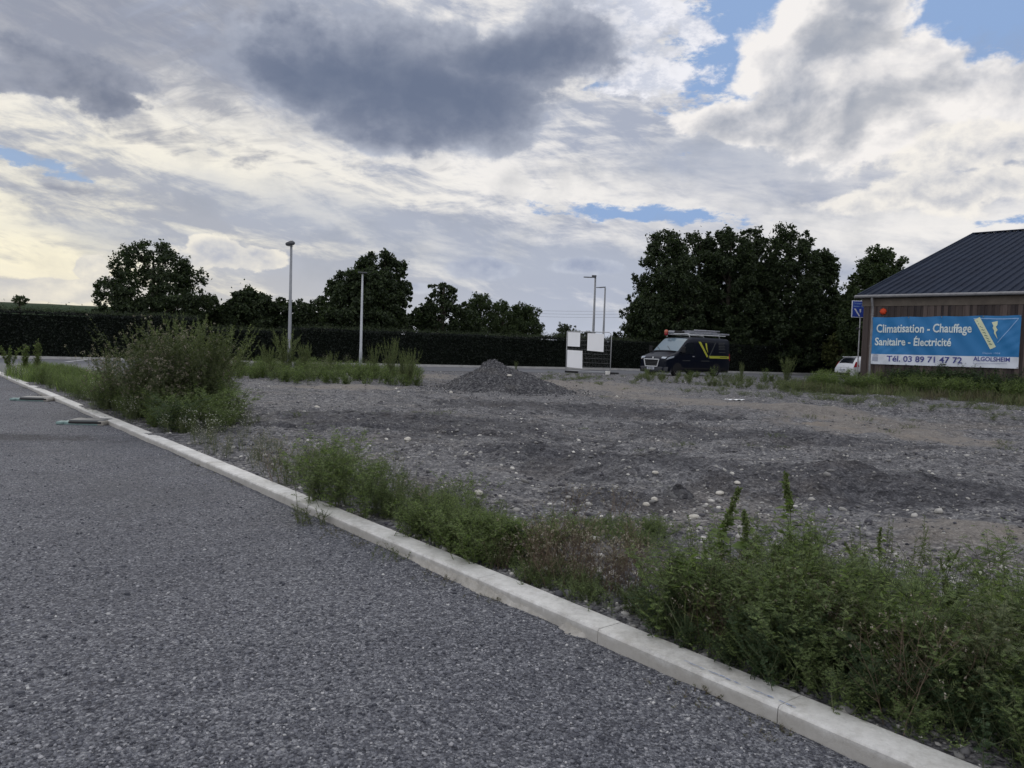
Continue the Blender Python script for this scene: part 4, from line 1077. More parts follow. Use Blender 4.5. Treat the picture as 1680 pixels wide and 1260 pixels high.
def tree(name, label, px, dist, top_px, w_px, shape='dome', mat=0, nl=60, npl=170, leaf=.17, seed=1, z0=None, lobe=.13, lean=0.0, stretch=1.0, group='trees behind the hedge', fill=.35, trunk_r=.2, wy=1.0, inner=.30):
    rg = np.random.default_rng(seed)
    b = at_d(px, 600, dist); W = w_px / 1290 * dist; zt = at_d(px, top_px, dist).z
    z0 = 1.2 if z0 is None else z0
    root = thing(name, label, 'tree', (b.x, b.y, 0), 0, group)
    nl = int(nl * 2.9); lobe = lobe * .66; npl = int(npl * .74); leaf = leaf * .74
    if shape == 'flame': zt *= 1.07
    P_, O_, C, rl = crown_pts(rg, shape, W, z0, zt, nl, npl, lobe, stretch, fill)
    mi = int(len(P_) * inner); ci = rg.integers(0, len(C), mi); cc = C[ci] * np.array([1, 1, 1]); q_ = cc * [.8, .8, 1] + rg.normal(0, 1, (mi, 3)) * (rl[ci] * .75)[:, None] - [0, 0, .2]
    q_[:, 2] = np.maximum(q_[:, 2], .5); P_ = np.concatenate([P_, q_]); O_ = np.concatenate([O_, norm(rg.normal(size=(mi, 3)))])
    P_[:, 0] += lean * (P_[:, 2] / zt)
    P_[:, 1] *= wy
    k = P_[:, 2] > .4; P_, O_ = P_[k], O_[k]
    m = len(P_); sc_ = rg.uniform(.65, 1.35, m) * leaf
    Zf = norm(O_ * .5 + rg.normal(size=(m, 3)) * .8 + [0, 0, .3]); Xf = norm(np.cross(Zf, norm(rg.normal(size=(m, 3))))); Yf = np.cross(Zf, Xf)
    V, F = stamp(LEAFT, [np.array([(0, 1, 2), (0, 2, 3)])], P_, Xf * sc_[:, None], Yf * sc_[:, None], Zf * sc_[:, None])
    link('crown', np_mesh('crown', V, F, M_TR[mat]), root)
    t = MB(); hgt = z0 + (zt - z0) * .55
    t.tube([(0, 0, -.1), (0.03, 0, hgt * .3), (-.04, .03, hgt * .6), (lean * .4, 0, hgt), (lean * .8, 0, z0 + (zt - z0) * .85)], [trunk_r * 1.3, trunk_r, trunk_r * .85, trunk_r * .6, trunk_r * .15], 9)
    for c in C[rg.permutation(nl)[:26]]:
        h0 = min(max(.9, c[2] - abs(c[0]) * .8 - .6), hgt * .95); cx_, cy_ = c[0] + lean * c[2] / zt, c[1] * wy
        t.tube([(0, 0, h0), (cx_ * .4, cy_ * .4, h0 + (c[2] - h0) * .45), (cx_, cy_, c[2])], [trunk_r * .42, trunk_r * .25, trunk_r * .06], 5, False)
    t.build('trunk', M_BARK, root, True)
    return root
T = tree
T('broadleaf_tree', 'wide domed dark tree standing alone at the left with sky showing through its lower crown', 250, 50, 392, 205, 'umbrella', 0, 90, 200, .125, 11, 1.9, .085, group='trees behind the hedge', fill=.2, inner=.05)
T('broadleaf_tree', 'low dark rounded tree just right of the wide left tree', 408, 52, 468, 92, 'dome', 0, 60, 170, .13, 12, 1.0, .12)
T('broadleaf_tree', 'low dark tree filling the gap left of the tall left street lamp', 452, 54, 480, 90, 'dome', 0, 50, 160, .13, 13, .8, .12)
T('broadleaf_tree', 'low dark crown filling the row between the small grey green tree and the lobed one', 522, 57, 482, 70, 'dome', 0, 45, 150, .13, 43, .6, .13)
T('broadleaf_tree', 'low dark crown under the open tree, right of the lobed tree', 690, 57, 498, 60, 'dome', 0, 40, 140, .12, 44, .6, .13)
T('small_tree', 'pale grey green shrub tree showing between the tall lamp and the plain pole', 492, 60, 487, 55, 'oval', 3, 40, 120, .11, 14, .8, .12)
T('small_tree', 'low dark shrub tree joining the wide left tree to its right neighbour', 340, 54, 478, 90, 'dome', 0, 45, 150, .12, 19, .6, .13)
T('broadleaf_tree', 'broad dark tree with a lobed crown behind the plain grey pole', 590, 50, 432, 160, 'dome', 0, 100, 210, .13, 15, 1.0, .09, fill=.4)
T('broadleaf_tree', 'dark tree whose ragged top rises just right of the plain grey pole', 622, 52, 396, 112, 'dome', 0, 80, 200, .13, 16, 1.4, .10, fill=.4, inner=.15)
T('broadleaf_tree', 'narrow open dark tree with sky gaps, left of the bushy conical trees', 724, 53, 455, 84, 'dome', 0, 52, 130, .13, 17, 1.2, .11, fill=.3, inner=.15)
T('broadleaf_tree', 'low dark crown between the open tree and the rounded bushy trees', 762, 56, 500, 70, 'dome', 0, 40, 140, .12, 18, .8, .14)
T('bushy_tree', 'rounded finely leaved dark green tree, left one of the pair in the middle', 786, 62, 477, 76, 'oval', 1, 80, 200, .085, 21, .3, .10, stretch=1.5, fill=.5)
T('bushy_tree', 'rounded finely leaved dark green tree, right one of the pair in the middle', 857, 62, 490, 78, 'oval', 1, 80, 200, .085, 22, .3, .10, stretch=1.5, fill=.5)
T('bushy_tree', 'slim finely leaved green tree squeezed between the two rounded ones', 822, 66, 486, 50, 'oval', 1, 50, 160, .085, 23, .3, .11, stretch=1.5, fill=.5)
T('small_tree', 'light feathery shrub peeping over the hedge left of the mesh fence panel', 928, 60, 527, 56, 'oval', 3, 34, 90, .08, 24, .8, .11, stretch=1.6)
T('small_tree', 'small dark bush peeping over the hedge behind the mesh fence panel', 962, 62, 540, 34, 'dome', 0, 26, 90, .10, 25, 1.0, .13)
T('small_tree', 'small dark bush peeping over the hedge right of the two distant lamps', 1012, 60, 543, 36, 'dome', 0, 26, 90, .10, 26, 1.0, .13)
for (px, tp, wp, sd, lab, dd) in [(1088, 380, 112, 31, 'leftmost of the tall dense trees behind the van, its crown reaching lowest and furthest left', 57),
                              (1140, 370, 90, 32, 'tall dense dark tree behind the van, second of the row from the left', 60),
                              (1190, 364, 90, 33, 'tall dense dark tree behind the van, third of the row from the left', 58),
                              (1228, 366, 80, 34, 'tall slim dark tree, fourth of the dense row behind the van', 61),
                              (1287, 358, 100, 35, 'tallest peaked dark tree of the dense row, standing right of the van', 58),
                              (1338, 398, 66, 36, 'shorter dark tree closing the right end of the dense row', 62)]:
    T('maple_tree', lab, px, dd, tp, wp * 1.34, 'flame', 0, 125, 200, .13, sd, .9, .092, stretch=1.35, group='row of tall trees behind the van', fill=.6, trunk_r=.22)
T('maple_tree', 'low spreading skirt of branches at the left foot of the dense row behind the van', 1062, 55.5, 470, 76, 'oval', 0, 60, 170, .135, 37, .9, .12, group='row of tall trees behind the van')
T('maple_tree', 'rounded green tree between the dense row and the timber building', 1436, 52, 396, 138, 'flame', 1, 120, 210, .12, 38, .8, .09, stretch=1.2, fill=.45)
T('small_tree', 'dark tree in the dip between the dense row and the rounded tree by the building', 1385, 58, 462, 60, 'oval', 0, 60, 170, .12, 39, .8, .12)
T('small_tree', 'yellow green shrub tree low beside the blue sign', 1380, 55.5, 545, 66, 'oval', 2, 50, 120, .12, 40, .8, .12)
T('maple_tree', 'tree whose twig tips just show above the slope of the dark roof', 1545, 52, 424, 60, 'flame', 1, 60, 150, .11, 41, .8, .11)
T('small_tree', 'tiny dark bush on top of the far embankment at the left', 32, 146, 483.5, 28, 'dome', 1, 20, 40, .16, 42, 6.0, .14, group='bushes on the embankment')

# ================================================================ lamps and poles
M_POLE = new_mat('grey pole paint', lambda t, b: setc(t, b, ramp(noise(objc(t), 2, 4, .6), [(0.3, (.16, .17, .19)), (0.7, (.24, .25, .27))])), .5, .4)
M_POLE2 = new_mat('pale pole paint', lambda t, b: setc(t, b, ramp(noise(objc(t), 2, 4, .6), [(0.3, (.30, .32, .35)), (0.7, (.42, .44, .47))])), .5, .4)
M_HEAD = new_mat('lamp housing', (.05, .055, .065), .45, .5)
M_GLASS = new_mat('lamp glass', (.5, .52, .5), .25, .5)
def lamp(label, base_px, dist, top_px, kind, arm=-1, r=.085, col=M_POLE, rz=0.0, cat='street lamp', name='street_lamp', group='street lamps'):
    b = at_d(base_px, 600, dist); h = at_d(top_px[0], top_px[1], dist).z
    root = thing(name, label, cat, (b.x, b.y, 0), rz, group)
    MB().tube([(0, 0, -.1), (0, 0, .9), (0, 0, .95), (0, 0, h - .05)], [r * 1.15, r * 1.15, r, r * .62], 12).build('pole', col, root, True)
    MB().lathe([(r * 1.9, -.02), (r * 1.9, .03), (r * 1.2, .05)], c=(0, 0, 0)).build('base_plate', col, root)
    if kind == 'box':       # flat head with a raised gear box over the pole
        MB().box((arm * .42, 0, h - .05), (.95, .28, .055)).build('head', M_HEAD, root, bevel=.015)
        MB().box((arm * .10, 0, h + .045), (.34, .24, .13)).build('gear_box', M_HEAD, root, bevel=.02)
        MB().box((arm * .52, 0, h - .085), (.55, .2, .012)).build('glass', M_GLASS, root)
    elif kind == 'arm':
        s_ = MB(); s_.add([(arm * -.03, -.11, h - .02), (arm * -.03, .11, h - .02), (arm * -.03, .11, h + .07), (arm * -.03, -.11, h + .07), (arm * .85, -.13, h - .05), (arm * .85, .13, h - .05), (arm * .85, .13, h - .02), (arm * .85, -.13, h - .02)],
                           [(0, 1, 2, 3), (4, 7, 6, 5), (0, 4, 5, 1), (1, 5, 6, 2), (2, 6, 7, 3), (3, 7, 4, 0)]); s_.build('head', M_HEAD, root, bevel=.012)
        MB().box((arm * .5, 0, h - .052), (.5, .18, .012)).build('glass', M_GLASS, root)
    elif kind == 'dome':
        # squat lantern, wider to the left
        V, F = [], []
        prof = [(.10, -.16), (.20, -.13), (.24, -.06), (.22, .01), (.12, .07), (.02, .09)]
        for (rr_, z_) in prof:
            for q in range(20):
                a = 2 * math.pi * q / 20; V.append((-.06 + rr_ * 1.05 * math.cos(a), rr_ * .7 * math.sin(a), h + z_ + (.03 * math.cos(a))))
        for i in range(5):
            for q in range(20): F.append((i * 20 + q, i * 20 + (q + 1) % 20, (i + 1) * 20 + (q + 1) % 20, (i + 1) * 20 + q))
        F.append(tuple(range(100, 120))); F.append(tuple(range(20))[::-1])
        MB().add(V, F).build('head', M_HEAD, root, True)
        MB().lathe([(.14, h - .185), (.17, h - .165)], c=(-.06, 0, 0)).build('glass', M_GLASS, root)
    elif kind == 'cap':
        MB().box((0, 0, h + .02), (.5, .26, .07)).build('head', M_HEAD, root, bevel=.02)
    return root
lamp('tall grey street lamp with a squat dark head, left of the plain pole', 474.2, 41, (477, 398), 'dome', r=.095)
lamp('plain pale grey pole with a small flat dark head seen against the dark tree', 591.3, 43, (596, 448), 'cap', r=.075, col=M_POLE2, rz=R(10))
lamp('left and taller of the two slim dark street lamps beyond the mesh fence panel', 971.3, 60, (976, 454), 'box', r=.11)
lamp('right and shorter of the two slim dark street lamps beyond the mesh fence panel', 988, 70, (991, 471.5), 'arm', r=.11)
# overhead line far away
pw = thing('overhead_power_line', 'thin overhead power cables crossing the pale sky above the hedge in the middle', 'power line', at_d(760, 600, 150).to_2d().to_3d())
o0 = pw.location.copy(); wc = MB()
for k, (ya, yb) in enumerate(((508.5, 499), (513, 505), (517.5, 511))):
    a, b = at_d(790, ya - 3, 150), at_d(1215, yb, 165)
    pts = [a.lerp(b, q / 16) - Vector((0, 0, 1.0 * 4 * (q / 16) * (1 - q / 16))) - o0 for q in range(17)]
    wc.tube(pts, .018, 4)
wc.build('cable', new_mat('cable', (.12, .12, .13), .6), pw)
pp = MB()
for e in (at_d(790, 505, 150), at_d(1215, 499, 165)): pp.tube([(e.x - o0.x, e.y - o0.y, 0), (e.x - o0.x, e.y - o0.y, e.z + .3)], .12, 8); pp.box((e.x - o0.x, e.y - o0.y, e.z), (1.6, .1, .1)) 
pp.build('pylon', M_BARK, pw)

# ================================================================ vehicles
def interp(tab, x):
    xs = [p[0] for p in tab]; 
    out = []
    for c in range(1, len(tab[0])): out.append(float(np.interp(x, xs, [p[c] for p in tab])))
    return out
class Shell:
    """lofted car body: x from nose to tail, y across, z up"""
    def __init__(s, tab, tumble, belt, rc, ztop):
        s.tab, s.tumble, s.belt, s.rc, s.zt = tab, tumble, belt, rc, ztop
    def hwz(s, x): return interp(s.tab, x)      # top height, half width, bottom
    def W(s, x, z):
        h, w, zb = s.hwz(x)
        t_ = max(0, (z - s.belt) / (s.zt - s.belt)); lo = max(0, (zb + .22 - z) / .22)
        return w * (1 - s.tumble * t_ ** 1.4) * (1 - .07 * lo ** 2) + .018 * math.exp(-((z - s.belt + .12) / .1) ** 2)
    def top(s, x, y):
        h, w, zb = s.hwz(x); yt = s.W(x, h); q = min(1, abs(y) / yt); rho = min(.5, s.rc / yt); z = h - .045 * q * q
        if q > 1 - rho: z -= s.rc * .9 * (1 - math.sqrt(max(0, 1 - ((q - 1 + rho) / rho) ** 2)))
        return z
    def ring(s, x):
        h, w, zb = s.hwz(x); half = []
        yt = s.W(x, h); zc = s.top(x, yt)
        for k in range(9):
            f = k / 8; z = zb + (zc - zb) * f; half.append((s.W(x, z), z))
        rho = min(.5, s.rc / yt)
        for q in [1 - rho * .12, 1 - rho * .35, 1 - rho * .65, 1 - rho, .8, .6, .35, 0.0]:
            half.append((q * yt, s.top(x, q * yt)))
        return [(x, -y, z) for y, z in half] + [(x, y, z) for y, z in half[:-1][::-1]]
    def body(s, xs, name, mat, parent):
        rings = [s.ring(x) for x in xs]; n = len(rings[0]); V = [p for r_ in rings for p in r_]; F = []
        for i in range(len(xs) - 1):
            for k in range(n):
                F.append((i * n + k, i * n + (k + 1) % n, (i + 1) * n + (k + 1) % n, (i + 1) * n + k))
        F.append(tuple(range(n))); F.append(tuple(range((len(xs) - 1) * n, len(xs) * n))[::-1])
        o = MB().add(V, F).build(name, mat, parent, False)
        bm = bmesh.new(); bm.from_mesh(o.data); bmesh.ops.recalc_face_normals(bm, faces=bm.faces); bm.to_mesh(o.data); bm.free()
        for p in o.data.polygons: p.use_smooth = len(p.vertices) < 6
        return o
    def top_patch(s, x0, x1, y0f, y1f, name, mat, parent, off=.012, nx=10, ny=14, wfun=None):
        V = []
        for i in range(nx + 1):
            x = x0 + (x1 - x0) * i / nx; h, w, zb = s.hwz(x); yt = s.W(x, h)
            for j in range(ny + 1):
                y = (y0f + (y1f - y0f) * j / ny) * yt; V.append((x, y, s.top(x, y) + off))
        F = [(i * (ny + 1) + j, (i + 1) * (ny + 1) + j, (i + 1) * (ny + 1) + j + 1, i * (ny + 1) + j + 1) for i in range(nx) for j in range(ny)]
        return MB().add(V, F).build(name, mat, parent, True)
    def side_patch(s, lo, hi, side, name, mat, parent, off=.008, n=12, m=5):
        """lo, hi: polylines [(x,z)...] bounding the patch"""
        V = []
        for i in range(n + 1):
            f = i / n
            def ev(pl):
                xs = np.linspace(0, 1, len(pl)); return float(np.interp(f, xs, [p[0] for p in pl])), float(np.interp(f, xs, [p[1] for p in pl]))
            (xa, za), (xb, zb) = ev(lo), ev(hi)
            for j in range(m + 1):
                g_ = j / m; x, z = xa + (xb - xa) * g_, za + (zb - za) * g_; V.append((x, side * (s.W(x, z) + off), z))
        F = [(i * (m + 1) + j, (i + 1) * (m + 1) + j, (i + 1) * (m + 1) + j + 1, i * (m + 1) + j + 1) for i in range(n) for j in range(m)]
        return MB().add(V, F).build(name, mat, parent, True)
def wheel(parent, x, y, r, side, mt, mr):
    w_ = MB().lathe([(r * .62, -.10), (r * .93, -.11), (r, -.07), (r, .07), (r * .93, .11), (r * .62, .10)], 'Y', 32, (0, 0, 0)).build('wheel', mt, parent, True)
    w_.location = (x, y, r)
    rm = MB().lathe([(r * .60, side * .085), (r * .64, side * .11), (r * .58, side * .10), (r * .2, side * .075), (r * .14, side * .10), (.001, side * .10)], 'Y', 28)
    for k in range(6):
        a = k * math.pi / 3; rm.box((math.cos(a) * r * .38, side * .095, math.sin(a) * r * .38), (r * .42, .03, r * .13), 0, ('Y', -a))
    rm.build('rim', mr, w_, False)
M_NAVY = new_mat('navy paint', (.003, .005, .012), .30, .22)
M_TYRE = new_mat('tyre rubber', (.016, .016, .017), .85, .2)
M_RIM = new_mat('steel wheel', (.16, .165, .18), .45, .5)
M_BLK = new_mat('black trim', (.012, .012, .014), .6, .3)
M_CHR = new_mat('bright trim', (.50, .52, .54), .3, .6)
M_CARGL = new_mat('car glass', (.008, .011, .016), .1, .35)
M_WIND = new_mat('windscreen glass', (.11, .16, .20), .12, .8)
M_VYEL = new_mat('vinyl yellow', (.36, .37, .045), .5)
M_VDIM = new_mat('vinyl dim', (.055, .06, .062), .5)
M_LAMP = new_mat('headlight lens', (.32, .36, .42), .12, .8)
M_RED = new_mat('red lens', (.30, .012, .02), .25, .6)
M_ALU = new_mat('dull aluminium', lambda t, b: setc(t, b, ramp(noise(objc(t), 8, 4, .6), [(0.3, (.16, .17, .20)), (0.7, (.30, .31, .35))])), .5, .5)
M_PLATE = new_mat('number plate', (.42, .44, .50), .5)
M_CARWHT = new_mat('white car paint', (.62, .64, .68), .3, .5)

va, vb = .80, .60                 # direction from nose to tail on the plan
nose = at_d(1069.5, 600, 43.6)
VAN = thing('work_van', 'dark navy panel van with yellow V lettering, roof bars and ladders, parked facing left', 'van', (nose.x, nose.y, 0), math.atan2(vb, va))
vt = [(0, .88, .80, .30), (.04, .98, .88, .28), (.14, 1.08, .94, .26), (.35, 1.18, .99, .25), (.70, 1.29, 1.01, .25), (1.02, 1.40, 1.02, .25), (1.35, 1.70, 1.025, .25), (1.72, 2.02, 1.025, .25),
      (1.95, 2.16, 1.025, .25), (2.3, 2.235, 1.025, .25), (3.2, 2.26, 1.025, .25), (4.9, 2.24, 1.02, .25), (4.99, 2.20, 1.0, .28), (5.03, 2.10, .97, .32)]
vs = Shell(vt, .11, 1.05, .13, 2.26)
xs = [0, .02, .04, .09, .14, .24, .35, .5, .7, .86, 1.02, 1.18, 1.35, 1.53, 1.72, 1.83, 1.95, 2.1, 2.3, 2.7, 3.2, 3.8, 4.4, 4.9, 4.95, 4.99, 5.03]
vs.body(xs, 'body', M_NAVY, VAN)
vs.top_patch(1.06, 1.92, -.90, .90, 'windscreen', M_WIND, VAN, .014)
MB().box((.98, 0, 1.395), (.10, 1.6, .03)).build('scuttle', M_BLK, VAN)
for sg in (-.42, .35):
    a = (1.0, sg, 1.42); b = (1.3, sg + .5, vs.top(1.3, sg + .5) + .03); MB().tube([a, b], .012, 5).build('wiper', M_BLK, VAN)
# nose: grille, frame, badge, plate, bumper, headlights
fr = MB()
def fpt(y, z, off=.03): return (-off - .05 * (1 - (y / .85) ** 2) + .0, y, z)
gp_ = [(-.50, .90), (.50, .90), (.40, .58), (-.40, .58)]
V = [fpt(y, z, .012) for y, z in gp_]
mg = MB(); V = []
for i in range(13):
    f = i / 12
    for j in range(7):
        g_ = j / 6; hwid = .43 + .09 * g_; V.append(fpt(-hwid + 2 * hwid * f, .56 + .34 * g_, .012))
mg.add(V, [(i * 7 + j, (i + 1) * 7 + j, (i + 1) * 7 + j + 1, i * 7 + j + 1) for i in range(12) for j in range(6)])
# a solid bull nose behind the grille so that the bulge has a body
nb = MB(); V = []; ny, nz = 16, 8
for i in range(ny + 1):
    y = -.86 + 1.72 * i / ny
    for j in range(nz + 1):
        z = .30 + .62 * j / nz; V.append((-.05 * (1 - (y / .86) ** 2) - .012 * math.sin(j / nz * math.pi) + (0.02 if z > .5 else -.03) * 1, y, z))
F = [(i * (nz + 1) + j, i * (nz + 1) + j + 1, (i + 1) * (nz + 1) + j + 1, (i + 1) * (nz + 1) + j) for i in range(ny) for j in range(nz)]
off = len(V); V2 = [(.12, y, z) for (x_, y, z) in V]
F2 = [tuple(off + q for q in f[::-1]) for f in F]
nb.add(V, F); 
for i in range(ny):
    pass
nb.add([(-.03, -.86, .30), (-.03, .86, .30), (.12, .86, .30), (.12, -.86, .30), (.02, -.86, .92), (.02, .86, .92), (.12, .86, .95), (.12, -.86, .95)], [(0, 1, 2, 3), (4, 7, 6, 5), (0, 3, 7, 4), (1, 5, 6, 2)])
nb.build('nose_panel', M_NAVY, VAN)
mg.build('grille', M_BLK, VAN)
ring = [(-.55, .93), (.55, .93), (.44, .54), (-.44, .54), (-.55, .93)]
g2 = MB()
for (ya, za), (yb, zb) in zip(ring[:-1], ring[1:]):
    g2.tube([fpt(ya + (yb - ya) * q / 6, za + (zb - za) * q / 6, .03) for q in range(7)], .028, 6)
g2.build('grille_frame', M_CHR, VAN)
br = MB()
for z_ in (.65, .73, .81): br.tube([fpt(y, z_, .02) for y in np.linspace(-.4, .4, 7)], .010, 5)
br.build('grille_bar', M_VDIM, VAN)
MB().add([(.07, -.06, 1.065), (.07, .06, 1.065), (.035, .0, .955), (.02, -.05, .96)], [(0, 1, 2, 3)]).build('badge', M_CHR, VAN)
V = [(-.085, y, z) for y in (-.26, .26) for z in (.375, .49)]
MB().box((-.10, 0, .43), (.02, .54, .13)).build('number_plate', M_PLATE, VAN)
pm = text_mesh('EK 372 BN', .12, M_BLK, .002, .62, 'CENTER')
for v in pm.vertices: v.co = Vector((-.113, -v.co.x * -1, .39 + v.co.y))
for v in pm.vertices: v.co.y = -v.co.y
link('plate_number', pm, VAN)
bp = MB(); V = []
for i in range(15):
    a = -1 + 2 * i / 14; y = a * 1.03; x = -.09 * (1 - a * a) + .42 * max(0, abs(a) - .72) ** 1.5 * 5 * .55
    V += [(x - .0, y, .22), (x - .02, y, .30), (x - .02, y, .46), (x + .03, y, .53), (x + .3, y * .98, .53), (x + .3, y * .98, .22)]
bp.add(V, [(i * 6 + k, (i + 1) * 6 + k, (i + 1) * 6 + (k + 1) % 6, i * 6 + (k + 1) % 6) for i in range(14) for k in range(6)])
o = bp.build('bumper', new_mat('bumper plastic', (.028, .03, .036), .6), VAN, True)
bm = bmesh.new(); bm.from_mesh(o.data); bmesh.ops.recalc_face_normals(bm, faces=bm.faces); bm.to_mesh(o.data); bm.free()
for sd in (-1, 1):
    vs.side_patch([(.10, .93), (.3, .98), (.62, 1.06)], [(.16, 1.02), (.34, 1.10), (.66, 1.15)], sd, 'headlight', M_LAMP, VAN, .014)
    h = MB(); h.add([(.045, sd * .62, 1.0), (.06, sd * .90, .98), (.17, sd * .93, 1.075), (.14, sd * .62, 1.09)], [(0, 1, 2, 3)]); h.build('headlight_inner', M_LAMP, VAN)
    # mirrors
    MB().box((1.18, sd * 1.22, 1.50), (.12, .20, .34)).box((1.16, sd * 1.10, 1.40), (.06, .2, .06)).build('mirror', M_BLK, VAN, bevel=.03)
    # door glass
    vs.side_patch([(1.02, 1.24), (1.7, 1.27), (2.30, 1.28)], [(1.38, 1.62), (1.72, 1.88), (2.28, 1.93)], sd, 'door_window', M_CARGL, VAN, .010)
    vs.side_patch([(.9, .42), (3, .42), (4.75, .42)], [(.9, .50), (3, .50), (4.75, .50)], sd, 'side_moulding', M_BLK, VAN, .018)
    for xx in (.98, 2.40, 3.55):
        if xx == 3.55 and sd == -1: pass
        vs.side_patch([(xx, .45), (xx + .012, .45)], [(xx, 1.9 if xx > 1 else 1.2), (xx + .012, 1.9 if xx > 1 else 1.2)], sd, 'door_seam', M_BLK, VAN, .004, 1, 8)
    vs.side_patch([(2.12, 1.12), (2.30, 1.12)], [(2.12, 1.16), (2.30, 1.16)], sd, 'door_handle', M_ALU, VAN, .03, 3, 1)
    vs.side_patch([(4.93, .95), (4.99, .95)], [(4.93, 1.35), (4.99, 1.35)], sd, 'tail_light', M_RED, VAN, .012, 2, 4)
    for xw in (.95, 3.95):
        wheel(VAN, xw, sd * .90, .335, sd, M_TYRE, M_RIM)
        arch = MB(); n = 24; rr0, rr1 = .30, .43
        V = []
        for k in range(n + 1):
            a = math.pi * 1.08 * k / n - .12
            for r_ in (rr0 * 0, rr1): V.append((xw + r_ * math.cos(a), sd * (vs.W(xw, .5) + .006), .335 + r_ * math.sin(a)))
        arch.add(V, [(2 * k, 2 * k + 1, 2 * k + 3, 2 * k + 2) for k in range(n)]); arch.build('wheel_arch', M_BLK, VAN)
    # logo: V with bolt, stripe, list of lines
    L_ = lambda lo, hi, nm, mt, off=.014: vs.side_patch(lo, hi, sd, nm, mt, VAN, off, 8, 4)
    L_([(2.62, 1.98), (3.22, 1.10)], [(2.80, 1.98), (3.30, 1.18)], 'logo_bar', M_VYEL)
    L_([(3.86, 1.95), (3.30, 1.06)], [(3.93, 1.95), (3.36, 1.04)], 'logo_thin_bar', M_VDIM)
    L_([(2.62, 1.985), (3.9, 1.985)], [(2.62, 2.0), (3.9, 2.0)], 'logo_line', M_VDIM)
    L_([(3.12, 1.90), (3.17, 1.62), (3.30, 1.36)], [(3.24, 1.92), (3.26, 1.64), (3.305, 1.36)], 'logo_bolt', M_VYEL)
    L_([(3.42, 1.06), (4.90, 1.06)], [(3.34, 1.20), (4.90, 1.20)], 'logo_stripe', M_VYEL)
    for k, (zz, l0) in enumerate(((1.93, .5), (1.84, .44), (1.75, .5), (1.66, .46), (1.57, .5), (1.40, .52))):
        L_([(4.12, zz), (4.12 + l0, zz)], [(4.12, zz + .035), (4.12 + l0, zz + .035)], 'service_line', M_VDIM)
    L_([(1.3, .88), (1.95, .88)], [(1.3, .92), (1.95, .92)], 'web_address', M_VDIM); L_([(2.8, .88), (3.4, .88)], [(2.8, .92), (3.4, .92)], 'web_address', M_VDIM)
    L_([(4.2, 1.11), (4.75, 1.11)], [(4.2, 1.15), (4.75, 1.15)], 'phone_line', new_mat('vinyl olive', (.10, .11, .02), .5), .018)
# roof bars, tubes and ladders, beacon
rbx = []
for xx in (2.05, 3.1, 4.3):
    b_ = MB(); b_.tube([(xx, -.84, 2.22), (xx, -.80, 2.40), (xx, .80, 2.40), (xx, .84, 2.22)], .026, 8); b_.build('roof_bar', M_CHR if xx < 3 else M_ALU, VAN)
for sd in (-1, 1): MB().tube([(1.95, sd * .80, 2.36), (4.8, sd * .80, 2.36)], .024, 8).build('roof_rail', M_CHR, VAN)
ld = MB()
for yy in (-.70, -.32): ld.box((3.75, yy, 2.475), (2.9, .035, .085))
for k in range(10): ld.tube([(2.45 + k * .28, -.70, 2.475), (2.45 + k * .28, -.32, 2.475)], .016, 6)
ld.build('ladder', M_ALU, VAN)
ld = MB()
for yy in (-.20, .15): ld.box((3.65, yy, 2.575), (2.2, .035, .085))
for k in range(8): ld.tube([(2.65 + k * .28, -.20, 2.575), (2.65 + k * .28, .15, 2.575)], .016, 6)
for yy in (-.20, .15): ld.box((3.65, yy, 2.475), (2.2, .035, .085))
ld.build('ladder', M_ALU, VAN)
for yy, zz, rr_, a, b in ((.42, 2.50, .075, 1.75, 4.3), (.60, 2.48, .06, 1.9, 4.6), (-.55, 2.62, .045, 2.7, 4.6)):
    MB().tube([(a, yy, zz), (b, yy, zz)], rr_, 12).build('carrier_tube', M_ALU, VAN, True)
MB().box((2.25, .1, 2.50), (.3, .5, .14)).box((2.15, -.1, 2.47), (.12, .3, .12)).build('strapped_bundle', M_BLK, VAN, bevel=.03)
MB().lathe([(.07, 2.30), (.10, 2.32), (.105, 2.42), (.085, 2.46)], c=(1.83, .70, 0)).build('beacon_base', M_RED, VAN, True)
MB().lathe([(.10, 2.42), (.115, 2.48), (.105, 2.56), (.06, 2.61), (.01, 2.625)], c=(1.83, .70, 0)).build('beacon', new_mat('beacon orange', (.40, .11, .07), .5), VAN, True)

# the long-wheelbase body: everything behind the cab is stretched
for c_ in [o for o in bpy.data.objects if o.parent == VAN]:
    sx_ = lambda x: x if x < 2.3 else 2.3 + (x - 2.3) * 1.17
    if c_.name.startswith('wheel') and 'arch' not in c_.name: c_.location.x = sx_(c_.location.x)
    elif c_.name.startswith('wheel_arch') and c_.data.vertices[0].co.x > 3: 
        for v in c_.data.vertices: v.co.x += sx_(3.95) - 3.95
    else:
        for v in c_.data.vertices: v.co.x = sx_(v.co.x)
